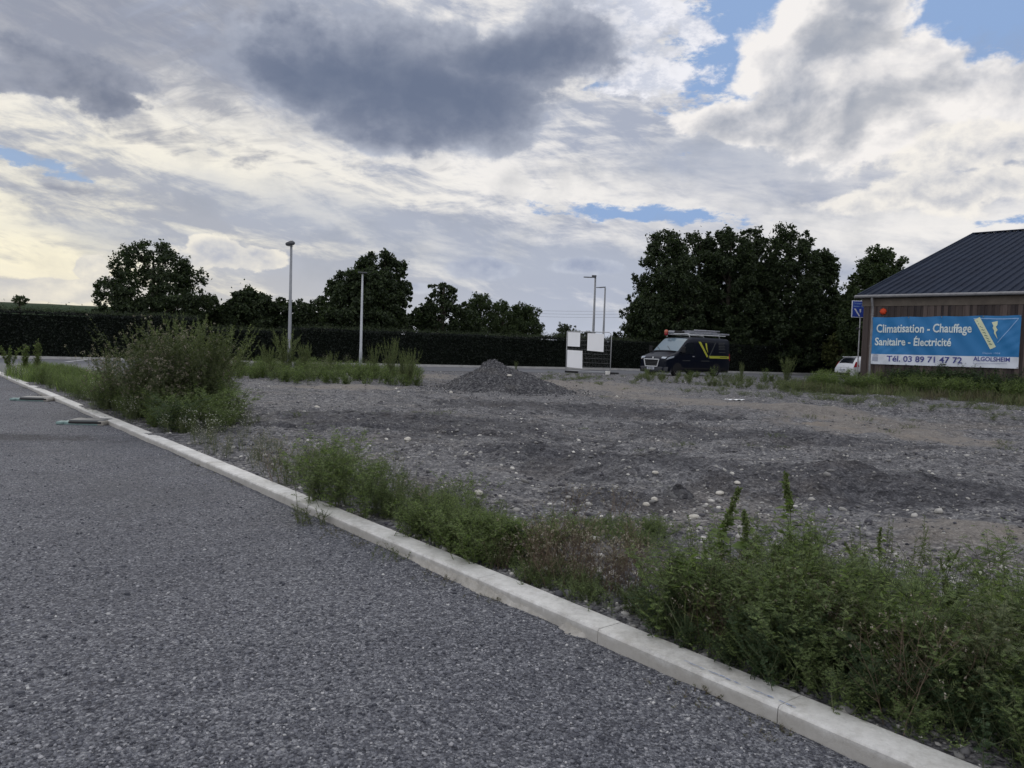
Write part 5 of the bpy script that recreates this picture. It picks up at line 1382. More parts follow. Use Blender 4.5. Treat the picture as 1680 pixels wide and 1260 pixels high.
# white hatchback half hidden by the building
ca, cb = -.968, -.25               # local +x (nose to tail) on the plan
tail = at_d(1383.5, 600, 48.2)
L = 3.95
CAR = thing('parked_car', 'white hatchback seen from behind, half hidden by the corner of the timber building', 'car', (tail.x - ca * L, tail.y - cb * L, 0), math.atan2(cb, ca))
ct = [(0, .62, .55, .25), (.1, .72, .68, .22), (.4, .80, .80, .2), (.9, .92, .85, .2), (1.15, .98, .86, .2), (1.9, 1.38, .86, .2), (2.3, 1.46, .86, .2), (2.9, 1.46, .86, .2), (3.35, 1.42, .85, .2), (3.50, 1.39, .84, .2), (3.62, 1.24, .83, .2),
      (3.80, .99, .82, .2), (3.86, .90, .80, .22), (3.93, .82, .76, .25), (3.95, .76, .74, .27)]
cs = Shell(ct, .24, .86, .12, 1.46)
cs.body([0, .05, .1, .25, .4, .65, .9, 1.15, 1.4, 1.65, 1.9, 2.1, 2.3, 2.6, 2.9, 3.1, 3.35, 3.5, 3.56, 3.62, 3.7, 3.8, 3.86, 3.93, 3.95], 'body', M_CARWHT, CAR)
cs.top_patch(3.55, 3.78, -.80, .80, 'rear_window', M_CARGL, CAR, .012)
cs.top_patch(1.2, 1.86, -.84, .84, 'windscreen', M_CARGL, CAR, .012)
MB().box((3.52, 0, 1.405), (.18, 1.15, .035)).build('spoiler', M_CARWHT, CAR, bevel=.012)
MB().box((3.965, 0, .33), (.05, 1.35, .16)).build('lower_bumper', M_BLK, CAR, bevel=.02)
MB().box((3.965, 0, .56), (.06, 1.50, .26)).build('rear_bumper', M_CARWHT, CAR, bevel=.03)
MB().box((4.0, 0, .60), (.02, .48, .11)).build('number_plate', M_PLATE, CAR)
MB().lathe([(.05, 0), (.05, .012), (.01, .014)], 'X', 16, (3.90, 0, .83)).build('badge', M_CHR, CAR)
for sd in (-1, 1):
    cs.side_patch([(3.48, .84), (3.72, .80), (3.86, .78)], [(3.56, 1.10), (3.66, 1.13), (3.74, 1.04)], sd, 'tail_light', M_RED, CAR, .014)
    cs.side_patch([(1.35, .95), (2.4, .95), (3.35, .99)], [(1.95, 1.28), (2.4, 1.34), (3.2, 1.28)], sd, 'side_window', M_CARGL, CAR, .010)
    MB().box((3.97, sd * .58, .45), (.03, .22, .05)).build('reflector', M_RED, CAR)
    for xw in (.75, 3.25): wheel(CAR, xw, sd * .76, .30, sd, M_TYRE, M_RIM)

# ================================================================ mesh fence panel with three boards
pL, pR = at_d(928.5, 607, 44.5), at_d(1001, 612, 43.2)
fz0L, fz1L = at_d(928, 607.5, 44.5).z, at_d(928.5, 543, 44.5).z
zR1 = at_d(998, 547, 43.2).z
FL = Vector((pL.x, pL.y, 0)); FR = Vector((pR.x, pR.y, 0)); fu = (FR - FL).normalized(); FW = (FR - FL).length
FP = thing('mesh_fence_panel', 'free-standing wire mesh fence panel carrying three blank white boards', 'fence', FL, math.atan2(fu.y, fu.x))
H1 = 2.20; zb = .12
fm = MB()
fm.tube([(0, 0, .02), (0, 0, zb + H1)], .024, 8); fm.tube([(0, 0, zb + H1), (FW - .14, 0, zb + H1), (FW - .04, 0, zb + H1 - .08), (FW, 0, zb + H1 - .2), (FW, 0, .02)], .024, 8); fm.tube([(0, 0, zb), (FW, 0, zb)], .021, 8)
fm.build('frame', M_GALV, FP, True)
wm = MB()
for k in range(1, 30): wm.tube([(FW * k / 30, 0, zb), (FW * k / 30, 0, zb + H1 - .02)], .0013, 4, False)
for k in range(1, 9): wm.tube([(0, .004, zb + H1 * k / 9), (FW, .004, zb + H1 * k / 9)], .0022, 4, False)
wm.build('wire_mesh', M_GALV, FP)
M_BOARD = new_mat('white board', lambda t, b: setc(t, b, ramp(noise(objc(t), 1.5, 5, .6), [(0.3, (.78, .79, .82)), (0.7, (.82, .83, .86))])), .9, .05)
def brd(x0, z0, x1, z1, label, tw=0.0, skew=0.0):
    o = MB().add([(x0, -.03, z0), (x1 + skew, -.03, z0 - tw), (x1, -.03, z1 - tw * .5), (x0, -.03, z1), (x0, -.036, z0), (x1 + skew, -.036, z0 - tw), (x1, -.036, z1 - tw * .5), (x0, -.036, z1)],
                 [(3, 2, 1, 0), (4, 5, 6, 7), (0, 1, 5, 4), (1, 2, 6, 5), (2, 3, 7, 6), (3, 0, 4, 7)]).build('blank_board', M_BOARD, None)
    o.location = FL; o.rotation_euler = (0, 0, math.atan2(fu.y, fu.x)); tag(o, label, 'sign board', 'white boards on the mesh panel')
    return o
s_ = FW / 72.0   # metres per photo pixel across
zz = lambda y: zb + H1 * (606.5 - y) / 63.5
brd(.06, zz(567), 22.0 * s_, zz(544), 'small blank white board at the top left of the mesh fence panel', .02)
brd(34 * s_, zz(573), 60.5 * s_, zz(545), 'blank white board at the top right of the mesh fence panel', .05)
brd(.06, zz(601), 26.5 * s_, zz(573), 'blank white board at the bottom left of the mesh fence panel', .05, .03)
for (x_, lab) in ((0.35, 'dark block foot under the left post of the mesh fence panel'), (FW + .1, 'dark block foot under the right post of the mesh fence panel')):
    q = FL + fu * x_
    gzq = float(gz(q.x, q.y))
    o = MB().box((0, 0, .07), (.74, .24, .14)).build('fence_foot', new_mat('recycled rubber', (.02, .02, .022), .9), None, bevel=.03)
    o.location = (q.x, q.y, gzq - .02); o.rotation_euler = (0, 0, math.atan2(fu.y, fu.x) + .1); tag(o, lab, 'fence foot', 'feet of the mesh panel')
o = MB().box((0, 0, .09), (.26, .22, .20)).build('concrete_block', M_CONC, None, bevel=.02)
q = FL + fu * (FW - .16); o.location = (q.x, q.y - .1, float(gz(q.x, q.y)) + .0); tag(o, 'pale concrete block beside the right foot of the mesh fence panel', 'block')

# ================================================================ kerb drains
M_TEAL = new_mat('faded teal plastic', lambda t, b: setc(t, b, ramp(noise(objc(t), 7, 5, .7), [(0.3, (.13, .20, .20)), (0.7, (.26, .37, .36))])), .7)
M_IRON = new_mat('dark cast iron', (.10, .105, .115), .6, .4)
for q, (px, py, L_, lab) in enumerate([(143, 695, .62, 'nearer of the two teal drain frames with dark covers set against the kerb'), (58, 656.5, .66, 'farther of the two teal drain frames with dark covers set against the kerb')]):
    c = at(px, py); d_ = thing('kerb_drain', lab, 'drain', (c.x, c.y, float(pz(c.x, c.y))), R(5), 'drain frames against the kerb')
    MB().box((0, 0, .02), (L_, .42, .05)).build('frame', M_TEAL, d_, bevel=.012)
    MB().box((.06, -.216, .040), (L_ * .78, .02, .03)).build('slot', M_BLK, d_, bevel=.003)
    MB().box((.05, .02, .060), (L_ * .84, .34, .026)).build('cover', M_IRON, d_, bevel=.008)
    MB().box((-L_ * .50, -.16, .028), (.11, .16, .045)).build('lug', M_TEAL, d_, bevel=.014)
    MB().box((L_ * .46, -.02, .03), (.10, .40, .07)).build('mortar_bed', M_MORTAR, d_, bevel=.02)

# ================================================================ plants
G1 = leaf_mat('herb leaves', (.068, .100, .042), (.124, .166, .068), (.20, .25, .105), .42)
G2 = leaf_mat('bright herb leaves', (.074, .112, .040), (.128, .176, .062), (.20, .25, .095), .40)
G3 = leaf_mat('grey green leaves', (.066, .084, .044), (.112, .136, .070), (.18, .20, .105), .38)
G4 = leaf_mat('dry brown leaves', (.052, .046, .032), (.088, .080, .052), (.14, .125, .082), .25)
G5 = leaf_mat('dark green leaves', (.020, .037, .019), (.036, .062, .028), (.060, .095, .040), .3)
G6 = leaf_mat('seed spikes', (.060, .085, .028), (.095, .125, .045), (.14, .165, .07), .2)
G7 = leaf_mat('pale seed heads', (.14, .125, .10), (.22, .195, .16), (.38, .345, .30), .2)
G8 = leaf_mat('white flowers', (.45, .45, .42), (.6, .6, .56), (.72, .72, .68), .1)
GO = leaf_mat('olive fading leaves', (.040, .054, .028), (.072, .088, .044), (.115, .128, .068), .34)
STG = new_mat('green stems', lambda t, b: setc(t, b, ramp(island(t), [(0, (.045, .06, .028)), (1, (.10, .115, .055))])), .7, .2)
STB = new_mat('dry stems', lambda t, b: setc(t, b, ramp(island(t), [(0, (.06, .042, .03)), (1, (.17, .13, .095))])), .8, .15)
# leaf outlines: x along, y across, z up; first vertex at the stalk
L_LANCE = (np.array([(0, 0, 0), (.35, -.5, .05), (1, 0, -.06), (.35, .5, .05)], float), [np.array([(0, 1, 2), (0, 2, 3)])])
L_OVAL = (np.array([(0, 0, 0), (.22, -.42, .06), (.55, -.46, .05), (1, 0, -.14), (.55, .46, .05), (.22, .42, .06), (.5, 0, -.02)], float),
          [np.array([(0, 1, 6), (1, 2, 6), (2, 3, 6), (3, 4, 6), (4, 5, 6), (5, 0, 6)])])
def _pin():
    V = [(0, 0, 0), (1, 0, -.08)]; F = []
    for k, (a, w_) in enumerate(((.15, .38), (.38, .52), (.60, .42), (.80, .26))):
        for sd in (-1, 1):
            n_ = len(V); V += [(a, 0, 0), (a + .05, sd * w_ * .5, .05), (a + .22, sd * w_, .0), (a + .14, 0, 0)]; F.append((n_, n_ + 1, n_ + 2, n_ + 3) if sd < 0 else (n_ + 3, n_ + 2, n_ + 1, n_))
    n_ = len(V); V += [(.82, -.07, 0), (1.05, 0, -.05), (.82, .07, 0), (.7, 0, 0)]; F.append((n_, n_ + 1, n_ + 2, n_ + 3))
    return np.array(V, float), [np.array(F)]
L_PIN = _pin()
L_BLADE = (np.array([(0, -.5, 0), (0, .5, 0), (.4, .45, .10), (.4, -.45, .10), (.75, .3, .06), (.75, -.3, .06), (1, 0, -.08)], float), [np.array([(0, 3, 2, 1), (3, 5, 4, 2)]), np.array([(5, 6, 4)])])
L_BIT = (np.array([(0, -.5, 0), (.6, -.35, .2), (1, .3, 0), (.3, .5, -.1)], float), [np.array([(0, 1, 2, 3)])])
def tubes_np(paths, radii, n=3):
    """paths (m,k,3), radii (m,k): thin stems"""
    m, k, _ = paths.shape
    t = norm(np.gradient(paths, axis=1))
    ref = np.where(np.abs(t[..., 2:3]) < .9, np.array([0, 0, 1.0]), np.array([1.0, 0, 0]))
    u = norm(np.cross(t, ref)); v = np.cross(t, u)
    a = np.arange(n) * 2 * math.pi / n
    V = paths[:, :, None] + (u[:, :, None] * np.cos(a)[None, None, :, None] + v[:, :, None] * np.sin(a)[None, None, :, None]) * radii[:, :, None, None]
    i, j = np.meshgrid(np.arange(k - 1), np.arange(n), indexing='ij'); j2 = (j + 1) % n
    F = np.stack([i * n + j, i * n + j2, (i + 1) * n + j2, (i + 1) * n + j], -1).reshape(-1, 4)
    F = (F[None] + (np.arange(m) * k * n)[:, None, None]).reshape(-1, 4)
    return V.reshape(-1, 3), F
def herb(rg, h=.6, n=8, spread=.12, lean=.35, nb=5, bl=.35, leaf=L_PIN, ll=.05, lw=.6, nleaf=14, nbleaf=9, lo=.08, droop=.2, spike=0.0, heads=0, hs=.006, r0=.003, curve=.25, taper=.6, hv=.25, up=.6, spike_n=60, spike_r=.012):
    """one plant rooted at the origin: stems, side shoots, leaves, seed spikes and heads"""
    K_ = 7; t = np.linspace(0, 1, K_)
    az = rg.uniform(0, 2 * math.pi, n); ln = lean * rg.uniform(.2, 1, n); hh = h * rg.uniform(1 - hv, 1.0, n)
    base = np.stack([rg.normal(0, spread * .4, n), rg.normal(0, spread * .4, n), np.full(n, -.015)], -1)
    out = np.stack([np.cos(az), np.sin(az), np.zeros(n)], -1)
    z = hh[:, None] * t; r_ = (hh * ln)[:, None] * (t ** (1 + curve * 2))
    P_ = base[:, None] + out[:, None] * r_[..., None]; P_[..., 2] += z
    P_[..., :2] += np.cumsum(rg.normal(0, h * .008, (n, K_, 2)), 1)
    rad = r0 * (1 - .75 * t)[None] * np.ones((n, 1))
    paths = [P_]; rads = [rad]; tips = [P_[:, -1]]; spikes = []
    LP, LD, LS = [], [], []
    def leaves_on(P2, m, lo_, hi_, size):
        q = len(P2)
        if m <= 0 or q == 0: return
        tt = rg.uniform(lo_, hi_, (q, m)); f = tt * (K_ - 1); i = np.minimum(f.astype(int), K_ - 2); fr_ = (f - i)[..., None]
        a = P2[np.arange(q)[:, None], i]; b = P2[np.arange(q)[:, None], i + 1]
        p = a * (1 - fr_) + b * fr_; d = norm(b - a)
        az_ = rg.uniform(0, 2 * math.pi, (q, m)); rd = np.stack([np.cos(az_), np.sin(az_), np.zeros((q, m))], -1)
        dd = norm(rd + d * rg.uniform(.1, 1.0, (q, m, 1)) * up * 1.4 - np.array([0, 0, 1]) * droop * rg.uniform(0, 1, (q, m, 1)))
        s_ = size * (1 - taper * tt) * rg.uniform(.6, 1.25, (q, m))
        LP.append(p.reshape(-1, 3)); LD.append(dd.reshape(-1, 3)); LS.append(s_.ravel())
    leaves_on(P_, nleaf, lo, 1.0, ll)
    if nb:
        q = n * nb; si = np.repeat(np.arange(n), nb); tb = rg.uniform(.18, .88, q); f = tb * (K_ - 1); i = np.minimum(f.astype(int), K_ - 2); fr_ = (f - i)[:, None]
        o_ = P_[si, i] * (1 - fr_) + P_[si, i + 1] * fr_; d0 = norm(P_[si, i + 1] - P_[si, i])
        a = rg.uniform(0, 2 * math.pi, q); rd = np.stack([np.cos(a), np.sin(a), np.zeros(q)], -1)
        L_ = bl * h * (1.1 - .75 * tb) * rg.uniform(.6, 1.2, q)
        dd = norm(rd * .9 + d0 * up)
        B_ = o_[:, None] + dd[:, None] * (L_[:, None] * t)[..., None]; B_[..., 2] += (L_[:, None] * .30) * t ** 2
        paths.append(B_); rads.append(r0 * .5 * (1 - .7 * t)[None] * np.ones((q, 1))); tips.append(B_[:, -1])
        leaves_on(B_, nbleaf, .1, 1.0, ll * .75)
    PT = np.concatenate(paths); RD = np.concatenate(rads)
    res = {'stems': tubes_np(PT, RD)}
    if LP:
        p, d, s_ = np.concatenate(LP), np.concatenate(LD), np.concatenate(LS)
        Zf = norm(np.array([0, 0, 1.0]) + rg.normal(0, .35, (len(p), 3))); Y = norm(np.cross(Zf, d)); Zf = np.cross(d, Y)
        res['leaves'] = stamp(leaf[0], leaf[1], p, d * s_[:, None], Y * (s_ * lw)[:, None], Zf * s_[:, None])
    if spike:
        srcs = P_ if nb == 0 or spike > 1 else P_
        m = spike_n; q = len(srcs); tt = rg.uniform(1 - min(spike, .9), 1.0, (q, m)); f = tt * (K_ - 1); i = np.minimum(f.astype(int), K_ - 2); fr_ = (f - i)[..., None]
        p = srcs[np.arange(q)[:, None], i] * (1 - fr_) + srcs[np.arange(q)[:, None], i + 1] * fr_
        tr = (1 - tt) / spike; rr_ = spike_r * (.35 + .9 * np.sqrt(np.clip(tr, 0, 1)))
        p = p + norm(rg.normal(size=(q, m, 3))) * rr_[..., None] * rg.uniform(.3, 1, (q, m, 1)); p = p.reshape(-1, 3)
        X, Y, Z = rand_frames(len(p), rg.uniform(.5, 1.1, len(p)) * spike_r * .9, rg)
        res['seed_spikes'] = stamp(L_BIT[0], L_BIT[1], p, X, Y * .7, Z)
    if heads:
        tp = np.concatenate(tips); tp = tp[rg.permutation(len(tp))[:heads]]
        c = np.repeat(tp, 7, 0) + rg.normal(0, hs * .55, (len(tp) * 7, 3))
        X, Y, Z = rand_frames(len(c), np.full(len(c), hs), rg)
        res['heads'] = stamp(L_BIT[0], L_BIT[1], c, X, Y, Z)
    return res
def grass_clump(rg, h=.3, n=60, spread=.1, w_=.006, lean=.6):
    az = rg.uniform(0, 2 * math.pi, n); b = np.stack([rg.normal(0, spread, n), rg.normal(0, spread, n), np.full(n, -.01)], -1)
    L_ = h * rg.uniform(.45, 1.05, n); ln = lean * rg.uniform(.1, 1, n)
    D_ = norm(np.stack([np.cos(az) * ln, np.sin(az) * ln, np.ones(n)], -1)); Y = norm(np.cross(D_, rg.normal(size=(n, 3)))); Z = np.cross(D_, Y)
    Z = np.where((Z * [[0, 0, 1]]).sum(1, keepdims=True) > 0, Z, -Z)
    return {'leaves': stamp(L_BLADE[0], L_BLADE[1], b, D_ * L_[:, None], Y * w_, Z * L_[:, None])}
KINDS = {
 'fine': lambda rg, h: herb(rg, h, 10, .12, .45, 6, .42, L_PIN, h * .11, .8, 18, 9, .05, .2),
 'bushy': lambda rg, h: herb(rg, h, 13, .15, .80, 6, .44, L_PIN, h * .115, .85, 18, 10, .04, .25, curve=.1),
 'fbushy': lambda rg, h: herb(rg, h, 10, .15, .8, 4, .45, L_LANCE, h * .16, .5, 20, 10, .04, .2, curve=.1),
 'ffine': lambda rg, h: herb(rg, h, 9, .12, .4, 4, .4, L_LANCE, h * .14, .35, 22, 10, .04, 0, r0=.004),
 'wispy': lambda rg, h: herb(rg, h, 9, .10, .28, 6, .30, L_LANCE, h * .045, .3, 18, 7, .05, .1, heads=26, hs=.006, r0=.0018),
 'plume': lambda rg, h: herb(rg, h, 22, .14, .46, 10, .18, L_LANCE, h * .065, .26, 46, 12, .15, -.3, spike=.5, spike_n=60, spike_r=h * .013, up=1.5, curve=.05, r0=.004),
 'amaranth': lambda rg, h: herb(rg, h, 1, .01, .22, 7, .26, L_OVAL, h * .17, .60, 22, 5, .12, .35, spike=.30, spike_n=420, spike_r=h * .030, r0=.006, taper=.75, hv=.01),
 'amaranth_few': lambda rg, h: herb(rg, h, 3, .05, .35, 4, .25, L_OVAL, h * .16, .60, 13, 4, .12, .35, spike=.28, spike_n=200, spike_r=h * .024, r0=.005, taper=.7),
 'dry': lambda rg, h: herb(rg, h, 10, .12, .55, 7, .38, L_LANCE, h * .03, .4, 5, 5, .2, .1, heads=34, hs=.007, r0=.0022, curve=.1),
 'mat': lambda rg, h: herb(rg, h, 16, .22, 1.6, 5, .6, L_OVAL, h * .14, .8, 12, 9, .02, .1, curve=-.1, r0=.0015),
 'seedy': lambda rg, h: herb(rg, h, 46, .45, .66, 9, .26, L_LANCE, h * .048, .45, 54, 20, .06, .1, heads=300, hs=.020, r0=.0035, curve=.0),
 'broad': lambda rg, h: herb(rg, h, 3, .06, .6, 0, .2, L_OVAL, h * .45, .75, 7, 0, .15, .3, r0=.004, taper=.1),
}
MATS = {'fine': (STG, G1), 'fbushy': (STG, G1), 'ffine': (STG, G1), 'bushy': (STG, G1), 'fbushy': lambda rg, h: herb(rg, h, 10, .15, .8, 4, .45, L_LANCE, h * .16, .5, 20, 10, .04, .2, curve=.1),
 'ffine': lambda rg, h: herb(rg, h, 9, .12, .4, 4, .4, L_LANCE, h * .14, .35, 22, 10, .04, 0, r0=.004),
 'wispy': (STG, G3), 'plume': (STG, G3), 'amaranth': (STG, G2), 'amaranth_few': (STG, G2), 'dry': (STB, G4), 'mat': (STG, G2), 'seedy': (STG, GO), 'broad': (STG, G2)}
def add_parts(root, res, stem, leafm, spikem=G6, headm=G7):
    for k, (V, F) in res.items():
        m = {'stems': stem, 'leaves': leafm, 'seed_spikes': spikem, 'heads': headm}[k]
        nm = {'stems': 'stems', 'leaves': 'foliage', 'seed_spikes': 'seed_spikes', 'heads': 'seed_heads'}[k]
        link(nm, np_mesh(nm, V, F, m), root)
def plant(name, label, kind, px, py, h, seed, rz=0.0, scale=(1, 1, 1), leafm=None, stem=None, headm=G7, cat='weed', group=None, p=None, spikem=G6):
    q = gp(px, py) if p is None else p
    root = thing(name, label, cat, q, rz, group)
    rg = np.random.default_rng(seed)
    res = grass_clump(rg, h, 70, .07, .008) if kind == 'grass' else KINDS[kind](rg, h)
    s_, l_ = (STG, G2) if kind == 'grass' else MATS[kind]
    add_parts(root, res, stem or s_, leafm or l_, spikem, headm)
    root.scale = scale
    return root
def mass(name, spots, protos, stemm, leafm, seed, spikem=G6, headm=G7):
    """many small plants nobody could count, as one object with one mesh per material"""
    rg = np.random.default_rng(seed); V_, F_, M_ = [], {}, {}
    mats = [stemm, leafm, spikem, headm]; key = {'stems': 0, 'leaves': 1, 'seed_spikes': 2, 'heads': 3}
    off = 0; idx = {}
    for (x, y, z, sc_) in spots:
        pr = protos[rg.integers(len(protos))]; a = rg.uniform(0, 6.28); c, s_ = math.cos(a) * sc_, math.sin(a) * sc_
        tx, ty = rg.normal(0, .10, 2)
        for k, (V, F) in pr.items():
            v = np.stack([V[:, 0] * c - V[:, 1] * s_ + x + V[:, 2] * tx * sc_, V[:, 0] * s_ + V[:, 1] * c + y + V[:, 2] * ty * sc_, V[:, 2] * sc_ + z], -1)
            V_.append(v)
            for f in ([F] if not isinstance(F, list) else F):
                f = np.asarray(f); F_.setdefault(f.shape[1], []).append(f + off); idx.setdefault(f.shape[1], []).append(np.full(len(f), key[k], np.int32))
            off += len(v)
    ks = list(F_); Fs = [np.concatenate(F_[k]) for k in ks]; mi = np.concatenate([np.concatenate(idx[k]) for k in ks])
    me = np_mesh(name, np.concatenate(V_), Fs, mats[0])
    for m in mats[1:]: me.materials.append(m)
    me.polygons.foreach_set('material_index', mi)
    o = link(name, me); o['kind'] = 'stuff'; return o
def spots_poly(poly, n, rg, hs=(.7, 1.2), fall=None):
    """random ground spots inside a polygon given by photo pixels of ground points"""
    P_ = [at(*p, .04) for p in poly]; xs = [p.x for p in P_]; ys = [p.y for p in P_]; out = []
    def inside(x, y):
        c = False
        for i in range(len(P_)):
            a, b = P_[i], P_[i - 1]
            if (a.y > y) != (b.y > y) and x < (b.x - a.x) * (y - a.y) / (b.y - a.y) + a.x: c = not c
        return c
    tries = 0
    while len(out) < n and tries < n * 60:
        tries += 1; x, y = rg.uniform(min(xs), max(xs)), rg.uniform(min(ys), max(ys))
        if inside(x, y) and st(x, y)[1] > .20: out.append((x, y, float(gz(x, y)), rg.uniform(*hs)))
    return out
def protos(kind, h, k, seed): return [KINDS[kind](np.random.default_rng(seed + i), h) for i in range(k)]
rgp = np.random.default_rng(77)
def kerb_spots(s0, s1, t0, t1, n, hs, rg, bias=1.0):
    o_ = []
    for _ in range(n):
        s_, t_ = rg.uniform(s0, s1), t0 + (t1 - t0) * rg.random() ** bias; p = kp(s_, t_); o_.append((p.x, p.y, float(gz(p.x, p.y)), rg.uniform(*hs)))
    return o_
def s_of(px, py): p = at(px, py, .05); return st(p.x, p.y)[0]

# --- lower right: thick growth along the kerb
sA, sB = -1.6, s_of(1080, 1030)
mass('undergrowth', kerb_spots(sA, sB + .10, .25, 1.2, 88, (.3, 1.3), rgp, .9), protos('fine', .50, 5, 200) + protos('bushy', .42, 4, 210), STG, G1, 1)
mass('corner_growth', kerb_spots(sA, .9, .20, .5, 46, (.4, .95), rgp), protos('bushy', .30, 4, 225) + protos('mat', .16, 2, 228), STG, G1, 41)
mass('dark_undergrowth', kerb_spots(sA, sB, .18, .60, 60, (.35, 1.0), rgp), protos('bushy', .34, 4, 220), STG, G5, 2)
mass('pale_weeds', kerb_spots(sA, sB - .2, .5, 1.7, 34, (.5, 1.1), rgp), protos('wispy', .50, 4, 230), STG, G3, 3, headm=G8)
mass('brown_weeds', kerb_spots(-.1, sB + .2, .3, 1.0, 20, (.6, 1.0), rgp), protos('dry', .42, 4, 240), STB, G4, 4)
mass('low_seedlings', kerb_spots(sA, sB + .6, .9, 2.2, 90, (.4, 1.1), rgp, .7), protos('mat', .12, 4, 250), STG, G1, 5)
mass('broad_weeds', kerb_spots(sA + .2, sB + .1, .35, 1.4, 26, (.5, 1.15), rgp), protos('amaranth_few', .52, 6, 260), STG, G2, 35)
mass('lance_weeds', kerb_spots(sA, sB + .2, .25, 1.7, 60, (.5, 1.35), rgp), [herb(np.random.default_rng(270 + i), .46, 5, .08, .35, 4, .35, L_LANCE, .075, .28, 22, 8, .05, .15) for i in range(4)], STG, G2, 36)
mass('upright_stems', kerb_spots(sA, sB + .1, .3, 1.9, 46, (.5, 1.25), rgp), [herb(np.random.default_rng(290 + i), .52, 3, .05, .2, 7, .16, L_LANCE, .045, .3, 26, 6, .1, -.1, spike=.3, spike_n=40, spike_r=.007, r0=.0025) for i in range(5)], STG, G3, 38)
mass('dry_stems', kerb_spots(sA, sB, .25, 1.6, 26, (.5, 1.2), rgp), protos('dry', .46, 4, 295), STB, G4, 39)
mass('blade_grass', kerb_spots(sA, sB, .2, 1.3, 26, (.5, 1.2), rgp), [grass_clump(np.random.default_rng(280 + i), .30, 34, .05, .006) for i in range(3)], STG, G3, 37)
grp = 'tall leafy weeds in the lower right growth'
plant('amaranth', 'tallest leafy weed with an upright green spike, standing in the lower right growth', 'amaranth', 1300, 968, .72, 301, 0.3, group=grp)
plant('amaranth', 'tall big-leaved weed with a spike at the left edge of the lower right growth', 'amaranth', 1166, 1003, .70, 302, 1.2, group=grp)
plant('amaranth', 'leafy spiked weed between the tallest one and the leaning one', 'amaranth', 1228, 1030, .62, 303, 2.2, group=grp)
plant('amaranth', 'thin spiked weed with a narrow yellow green head right of the tallest one', 'amaranth', 1441, 1020, .52, 304, .5, scale=(.7, .7, 1), group=grp)
plant('amaranth', 'short spiked weed farthest back on the right side of the growth', 'amaranth_few', 1546, 985, .36, 305, .9, group=grp)
plant('amaranth', 'forked leafy weed just in front of the tallest spiked weed', 'amaranth_few', 1330, 1030, .48, 306, 1.9, group=grp)
plant('burdock', 'low plant with broad dark leaves hanging at the kerb edge, lower right', 'broad', 1395, 1128, .26, 307, .4, leafm=G5)
plant('grass_tuft', 'tuft of bright green grass blades near the kerb, left one of two', 'grass', 1470, 1160, .24, 308, group='bright grass tufts lower right')
plant('grass_tuft', 'tuft of bright green grass blades deeper in the growth, right one of two', 'grass', 1556, 1100, .32, 309, group='bright grass tufts lower right')
plant('thistle', 'dense feathery green weed filling the right edge of the picture', 'bushy', 1655, 1060, .66, 310, leafm=G1)
plant('thistle', 'feathery grey green weed with tiny pale flowers in the bottom right corner', 'fine', 1610, 1190, .56, 311, leafm=G3, headm=G8)
plant('herb', 'loose green herb leaning out over the kerb below the leaning spiked weed', 'fine', 1122, 1035, .38, 312, leafm=G2)
plant('herb', 'fine leaved green herb in the middle of the lower right growth', 'bushy', 1290, 1100, .44, 313)
plant('dry_stalks', 'tangle of brown dead stalks in the middle of the lower right growth', 'dry', 1320, 1085, .46, 314)

# --- dry stalks and creepers between the two green areas
s1, s2 = s_of(1060, 1020), s_of(860, 930)
mass('brown_stalks', kerb_spots(s1 - .2, s2 + .1, .22, 1.0, 34, (.5, 1.1), rgp), protos('dry', .38, 5, 400), STB, G4, 6)
mass('kerbside_green', kerb_spots(s1 - .2, s2 + .1, .22, .55, 30, (.4, .9), rgp), protos('bushy', .2, 4, 410), STG, G1, 7)
mass('creeper', spots_poly([(930, 880), (1085, 905), (1080, 870), (960, 850)], 34, rgp, (.5, 1.1)), protos('mat', .13, 4, 420), STG, G1, 8)
plant('dry_stalks', 'clump of brown dead stalks standing alone in the lot among green creeper', 'dry', 938, 862, .36, 430, cat='dry weed')
plant('dry_stalks', 'brown dead stalks in the lot behind the green creeper, right of another clump', 'dry', 1015, 848, .28, 431, cat='dry weed')
plant('dry_stalks', 'reddish brown dead stalks leaning at the kerb left of the lower right growth', 'dry', 1010, 975, .36, 432, cat='dry weed')
plant('dry_stalks', 'brown dead stalks just right of the bright green kerbside mound', 'dry', 895, 930, .36, 433, cat='dry weed')
plant('leafy_weed', 'small bright green tuft alone on the gravel in the lot', 'mat', 762, 803, .17, 434, leafm=G2, cat='weed')
plant('leafy_weed', 'small green plant on the gravel right of the creeper patch', 'mat', 1065, 872, .14, 435, leafm=G2)
plant('leafy_weed', 'little green sprig on bare gravel in front of the creeper patch', 'mat', 1020, 925, .10, 436, leafm=G1)

# --- bright green mound and the bush by the kerb
s3, s4 = s_of(860, 925), s_of(700, 870)
mass('green_mound', kerb_spots(s3, s4, .17, .66, 44, (.4, 1.15), rgp), protos('bushy', .33, 5, 500), STG, G2, 9)
mass('green_mound_edge', kerb_spots(s3, s4 + .8, .25, 1.1, 30, (.5, 1.0), rgp), protos('fine', .30, 4, 510), STG, G1, 10)
plant('bush', 'dark dense leafy bush at the kerb in the middle left', 'bushy', 556, 832, .72, 520, cat='bush')
plant('bush', 'smaller green bush growing from the right side of the dark kerbside bush', 'bushy', 600, 846, .58, 521, cat='bush')
plant('bush', 'thin-leaved green weed on the left side of the dark kerbside bush', 'fine', 508, 826, .50, 522, cat='bush')
plant('tall_weed', 'pale wispy weed rising behind the kerbside bush', 'wispy', 632, 822, .60, 523)
plant('tall_weed', 'pale wispy weed right of the kerbside bush, taller of the pair', 'wispy', 668, 850, .50, 524)
plant('tall_weed', 'wispy upright weed between the kerbside bush and the bright green mound', 'wispy', 700, 872, .42, 525)
